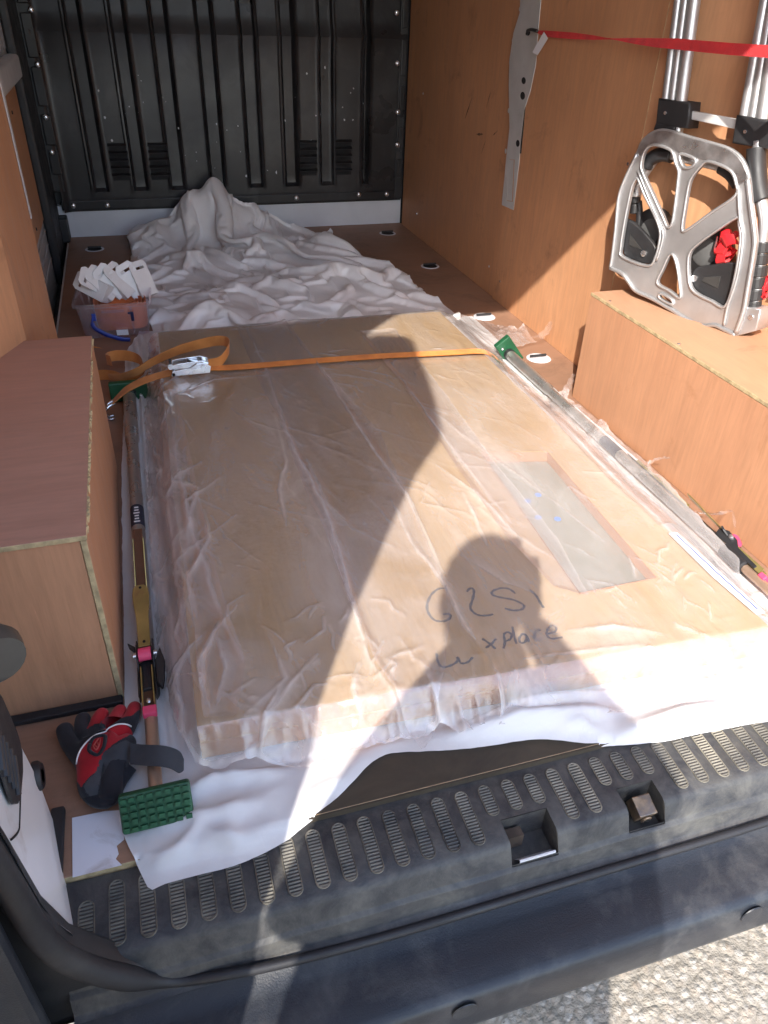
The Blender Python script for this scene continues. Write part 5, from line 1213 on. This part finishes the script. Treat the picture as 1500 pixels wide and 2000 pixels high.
# ------------------------------------------------------------------ work glove
GX, GY = -.655, .17
glove = thing('work_glove', 'red and black work glove with its cuff strap open beside the green foot', 'glove', loc=(GX, GY, .002))
def gp(a, b, z): q = atz(90+a/4.839, 1340+b/4.839, z); return np.array([q[0]-GX, q[1]-GY, z-.002])
def skin(name, chains, mats, parent, sub=2):
    """one continuous surface grown over joined chains of (point, radius)"""
    vs = []; rs_ = []; es = []; key = {}
    def vid(p, r):
        k = tuple(round(float(c), 4) for c in p)
        if k not in key: key[k] = len(vs); vs.append(k); rs_.append(r)
        return key[k]
    for ch in chains:
        ids = [vid(p, r) for p, r in ch]; es += [(a, b) for a, b in zip(ids, ids[1:]) if a != b]
    me = bpy.data.meshes.new(name); me.from_pydata(vs, es, []); o = bpy.data.objects.new(name, me); COL.objects.link(o)
    sk = o.modifiers.new('skin', 'SKIN'); sk.use_smooth_shade = True
    if not me.skin_vertices: 
        bpy.context.view_layer.objects.active = o
    for i, sv in enumerate(me.skin_vertices[0].data):
        r = rs_[i]; sv.radius = r if isinstance(r, tuple) else (r, r); sv.use_root = (i == 0); sv.use_loose = False
    s = o.modifiers.new('sub', 'SUBSURF'); s.levels = sub; s.render_levels = sub
    dg = bpy.context.evaluated_depsgraph_get(); out = bpy.data.meshes.new_from_object(o.evaluated_get(dg)); bpy.data.objects.remove(o)
    out.name = name; out.materials.clear()
    for m_ in mats: out.materials.append(m_)
    o = bpy.data.objects.new(name, out); COL.objects.link(o); o.parent = parent
    out.polygons.foreach_set('use_smooth', [True]*len(out.polygons)); return o
pc = gp(520, 640, .024)
pal = [(pc, (.040, .019)), (gp(640, 560, .024), (.036, .018))]
ch = [[(pc, .021), (gp(640, 520, .026), .022), (gp(800, 330, .028), .0135), (gp(850, 160, .022), .0105)],
      [(pc, .021), (gp(560, 480, .026), .021), (gp(650, 340, .030), .0135), (gp(720, 195, .024), .0105)],
      [(pc, .021), (gp(470, 500, .026), .020), (gp(480, 360, .030), .0135), (gp(550, 225, .026), .0105)],
      [(pc, .021), (gp(400, 560, .024), .019), (gp(340, 400, .024), .0135), (gp(355, 275, .018), .0120)],
      [(pc, .021), (gp(330, 660, .022), .018), (gp(215, 520, .020), .0145), (gp(160, 375, .017), .0135)],
      [(pc, .021), (gp(460, 800, .024), .024), (gp(420, 930, .022), .021), (gp(470, 1080, .020), .019)],
      [(pc, .021), (gp(640, 740, .024), .022), (gp(620, 900, .020), .020), (gp(590, 1120, .018), .016)],
      [(pc, .021), (gp(760, 560, .024), .019), (gp(820, 480, .022), .014)]]
gm_ = skin('glove_body', ch, [GLOVE_BLACK, GLOVE_RED, GLOVE_GREY], glove, 4)
# colour panels follow the seams of the glove
me = gm_.data; n = len(me.polygons); cc = np.zeros(n*3); me.polygons.foreach_get('center', cc); cc = cc.reshape(-1, 3)
def gloop(pts): return [tuple(gp(a, b, .03)[:2]) for a, b in pts]
red = [gloop([(283, 760), (340, 660), (450, 545), (600, 445), (740, 400), (830, 430), (770, 520), (660, 610), (560, 690), (480, 860), (340, 980), (280, 880)]),
       gloop([(392, 440), (420, 330), (500, 195), (620, 170), (700, 120), (900, 110), (900, 200), (820, 320), (640, 360), (480, 410)])]
grey = gloop([(360, 980), (480, 860), (560, 690), (760, 560), (900, 560), (900, 680), (620, 760), (520, 900), (480, 1060), (380, 1020)])
mi = np.zeros(n, int); top = cc[:, 2] > .010
for q in red: mi[in_poly(cc[:, 0], cc[:, 1], q) & top] = 1
mi[in_poly(cc[:, 0], cc[:, 1], grey) & top] = 2
me.polygons.foreach_set('material_index', mi.astype(np.int32))
from mathutils.bvhtree import BVHTree
bvh = BVHTree.FromObject(gm_, bpy.context.evaluated_depsgraph_get())
def drop(a, b, up=.0012):
    p = gp(a, b, .034); h = bvh.ray_cast(Vector((p[0], p[1], .2)), Vector((0, 0, -1)))[0]
    return np.array([p[0], p[1], (h.z if h else .02)+up])
m = MB(); m.tube([drop(a, b) for a, b in smooth_path([(288, 745), (345, 640), (450, 530), (570, 455), (680, 405), (808, 390)], 6)], .0012, 6); m.build('piping', PIPING, glove, smooth=True)
sh = [(430, 600), (470, 535), (560, 505), (572, 560), (555, 640), (500, 705), (425, 665)]
m = MB(); m.tube([drop(*q) for q in smooth_path(sh+[sh[0]], 4)], .0028, 8, flat=.6); bd = m.build('badge_border', GLOVE_BLACK, glove, smooth=True)
for st_ in ([(460, 625), (500, 560), (522, 545), (520, 600), (490, 660), (460, 625)], [(470, 612), (505, 640)], [(500, 590), (512, 620)]):
    m = MB(); m.tube([drop(*q) for q in smooth_path(st_, 3)], .0011, 6); m.build('badge_mark', plain('badge_print', (.45, .07, .06), .7) if 'badge_print' not in bpy.data.materials else bpy.data.materials['badge_print'], bd, smooth=True)
# open cuff strap
P_ = [gp(a, b, z) for a, b, z in [(800, 640, .040), (900, 650, .046), (980, 655, .052), (1080, 660, .056), (1180, 680, .054), (1260, 720, .046), (1295, 745, .040)]]
m = web(P_, [np.array([.003, .028, .010])]*6+[np.array([.002, .014, .006])], 5, .003); m.build('cuff_strap', GLOVE_GREY, glove, auto=40)
m = MB(); rows = []
for k, (a, b, z) in enumerate([(380, 1000, .022), (470, 1080, .02), (600, 1080, .018), (700, 900, .020), (800, 760, .026)]): rows.append(gp(a, b, z))
m.tube(smooth_path(rows, 4), .010, 10, flat=.8); m.build('cuff_edge', GLOVE_BLACK, glove, smooth=True)
# ------------------------------------------------------------------ the photographer, whose shadow falls into the van
SK = plain('skin', (.52, .30, .21), .5, var=.08); HAIR = plain('hair', (.05, .032, .02), .6); TOP = fabric('jersey', (.05, .07, .12)); TROUSER = fabric('denim', (.03, .035, .06)); SHOE = plain('shoe', (.03, .03, .03), .5)
per = thing('person', 'person standing at the open rear, seen only as the dark shadow across the doors', 'person', loc=(-.66, -.96, GZ))
ox, oy, oz = -.66, -.96, GZ
def pp(x, y, z): return np.array([x-ox, y-oy, z-oz])
pel = pp(-.635, -.98, .40)
chest = pp(-.64, -.96, .78); neck0 = pp(-.675, -.94, .985)
chs = [[(pel, (.16, .16)), (pp(-.635, -.975, .56), (.15, .15)), (chest, (.14, .14)), (pp(-.655, -.95, .91), (.14, .09)), (neck0, (.062, .058)), (pp(-.685, -.915, 1.05), (.055, .058))],
       [(pp(-.655, -.95, .91), (.14, .09)), (pp(-.53, -.94, .90), .068), (pp(-.385, -.88, .74), .060), (pp(-.29, -.80, .575), .052), (pp(-.36, -.74, .70), .043), (pp(-.452, -.690, .835), .030), (pp(-.47, -.678, .868), .028)],
       [(pp(-.655, -.95, .91), (.14, .09)), (pp(-.79, -.96, .895), .066), (pp(-.84, -.89, .72), .056), (pp(-.835, -.81, .565), .048), (pp(-.74, -.74, .70), .043), (pp(-.60, -.69, .835), .030), (pp(-.575, -.682, .860), .028)],
       [(pel, (.16, .16)), (pp(-.50, -.985, .28), .16), (pp(-.47, -.96, -.08), .078), (pp(-.48, -1.0, -.46), .052)],
       [(pel, (.16, .16)), (pp(-.76, -.985, .28), .16), (pp(-.77, -.96, -.08), .078), (pp(-.79, -1.0, -.46), .052)]]
body = skin('body', chs, [TOP, TROUSER, SK], per, 2)
me = body.data; n = len(me.polygons); cc = np.zeros(n*3); me.polygons.foreach_get('center', cc); cc = cc.reshape(-1, 3); zz_ = cc[:, 2]+oz
mi = np.where(zz_ < .40, 1, 0); mi = np.where((zz_ > .985) & (np.abs(cc[:, 0]+ox+.68) < .08), 2, mi); mi = np.where((zz_ > .82) & (cc[:, 1]+oy > -.715), 2, mi)
me.polygons.foreach_set('material_index', mi.astype(np.int32))
# loose coat over the body
m = MB(); rows = []
for z, hx, hy, cx in ((.12, .275, .15, -.635), (.30, .275, .16, -.635), (.45, .275, .16, -.637), (.56, .27, .155, -.637), (.68, .255, .15, -.635), (.78, .225, .14, -.64), (.86, .195, .12, -.648), (.92, .14, .10, -.655), (.965, .08, .08, -.668)):
    rows.append([pp(cx+hx*math.cos(a)*(1+.02*math.sin(5*a+z*9)), -.965+hy*math.sin(a), z) for a in np.linspace(0, 2*math.pi, 28, endpoint=False)])
m.loft(rows, True); m.build('coat', TOP, per, smooth=True)
# head
hc = pp(-.692, -.905, 1.150); m = MB(); rows = []
for k in range(15):
    t = k/14; z = -.118+.236*t; rx = .078*math.sin(math.pi*min(1, .16+.84*(t if t > 0 else 0)))**.55*(.80+.20*t if t < .5 else 1) if 0 < t < 1 else .006
    ry = rx*1.22
    rows.append([(hc[0]+rx*math.cos(a), hc[1]+ry*math.sin(a)+.008*(1-t), hc[2]+z) for a in np.linspace(0, 2*math.pi, 20, endpoint=False)])
m.loft(rows, True); hd = m.build('head', SK, per, smooth=True)
m = MB(); m.tube([hc+np.array([0, .088, .012]), hc+np.array([0, .112, -.022]), hc+np.array([0, .092, -.030])], [.008, .013, .008], 10); m.build('nose', SK, hd, smooth=True)
for s in (-1, 1):
    m = MB(); m.sphere(hc+np.array([s*.078, -.005, -.005]), (.010, .020, .032)); m.build('ear', SK, hd, smooth=True)
    m = MB(); m.sphere(hc+np.array([s*.032, .080, .012]), (.012, .010, .008)); m.build('eye', WHITE_PLASTIC, hd, smooth=True)
m = MB(); m.tube([hc+np.array([-.025, .085, -.058]), hc+np.array([0, .092, -.060]), hc+np.array([.025, .085, -.058])], .006, 8); m.build('mouth', plain('lips', (.42, .16, .13), .5), hd, smooth=True)
m = MB(); m.sphere(hc+np.array([0, -.018, .038]), (.079, .098, .084), 20, 12); m.build('hair', HAIR, hd, smooth=True)
# hands closed on the phone edges
PC = CAM-FW*.020-UP*.02
def hand(side):
    w_ = np.array(pp(-.47, -.678, .868) if side > 0 else pp(-.575, -.682, .860)); edge = PC+RT*side*.046-np.array([ox, oy, oz])
    chx = [[(w_, .020), ((w_+edge)/2-FW*.012, .024)]]
    for k in range(4):
        b_ = edge+UP*(-.03+.02*k)-FW*.014+RT*side*.012; chx.append([((w_+edge)/2-FW*.012, .024), (b_, .0095), (b_+RT*side*.006+FW*.010, .0085), (b_-RT*side*.010+FW*.012, .0075)])
    b_ = edge-UP*.045-FW*.022; chx.append([((w_+edge)/2-FW*.012, .024), (b_+RT*side*.008, .011), (b_-RT*side*.022+UP*.012-FW*.002, .0095)])
    return skin('hand', chx, [SK], per, 1)
hand(1); hand(-1)
for x in (-.48, -.79):
    m = MB(); m.tube([pp(x, -1.06, GZ+.04), pp(x, -1.0, GZ+.05), pp(x, -.92, GZ+.04), pp(x, -.84, GZ+.028), pp(x, -.81, GZ+.022)], [.03, .046, .045, .036, .018], 12); m.build('shoe', SHOE, per, smooth=True)
ph = thing('mobile_phone', 'dark mobile phone held up by the photographer', 'phone', loc=tuple(PC))
MP = Matrix(((RT[0], UP[0], FW[0]), (RT[1], UP[1], FW[1]), (RT[2], UP[2], FW[2])))
m = MB(); m.box((0, 0, 0), (.072, .15, .008), MP); m.build('case', BLACK, ph, bevel=.003)
m = MB(); m.box(tuple(-FW*.0045), (.066, .142, .0008), MP); m.build('screen', plain('screen_glass', (.02, .02, .022), .1), ph)
m = MB(); c = UP*.055+RT*.02; m.tube([c+FW*.004, c+FW*.006], .007, 14); m.build('lens', CHROME, ph)
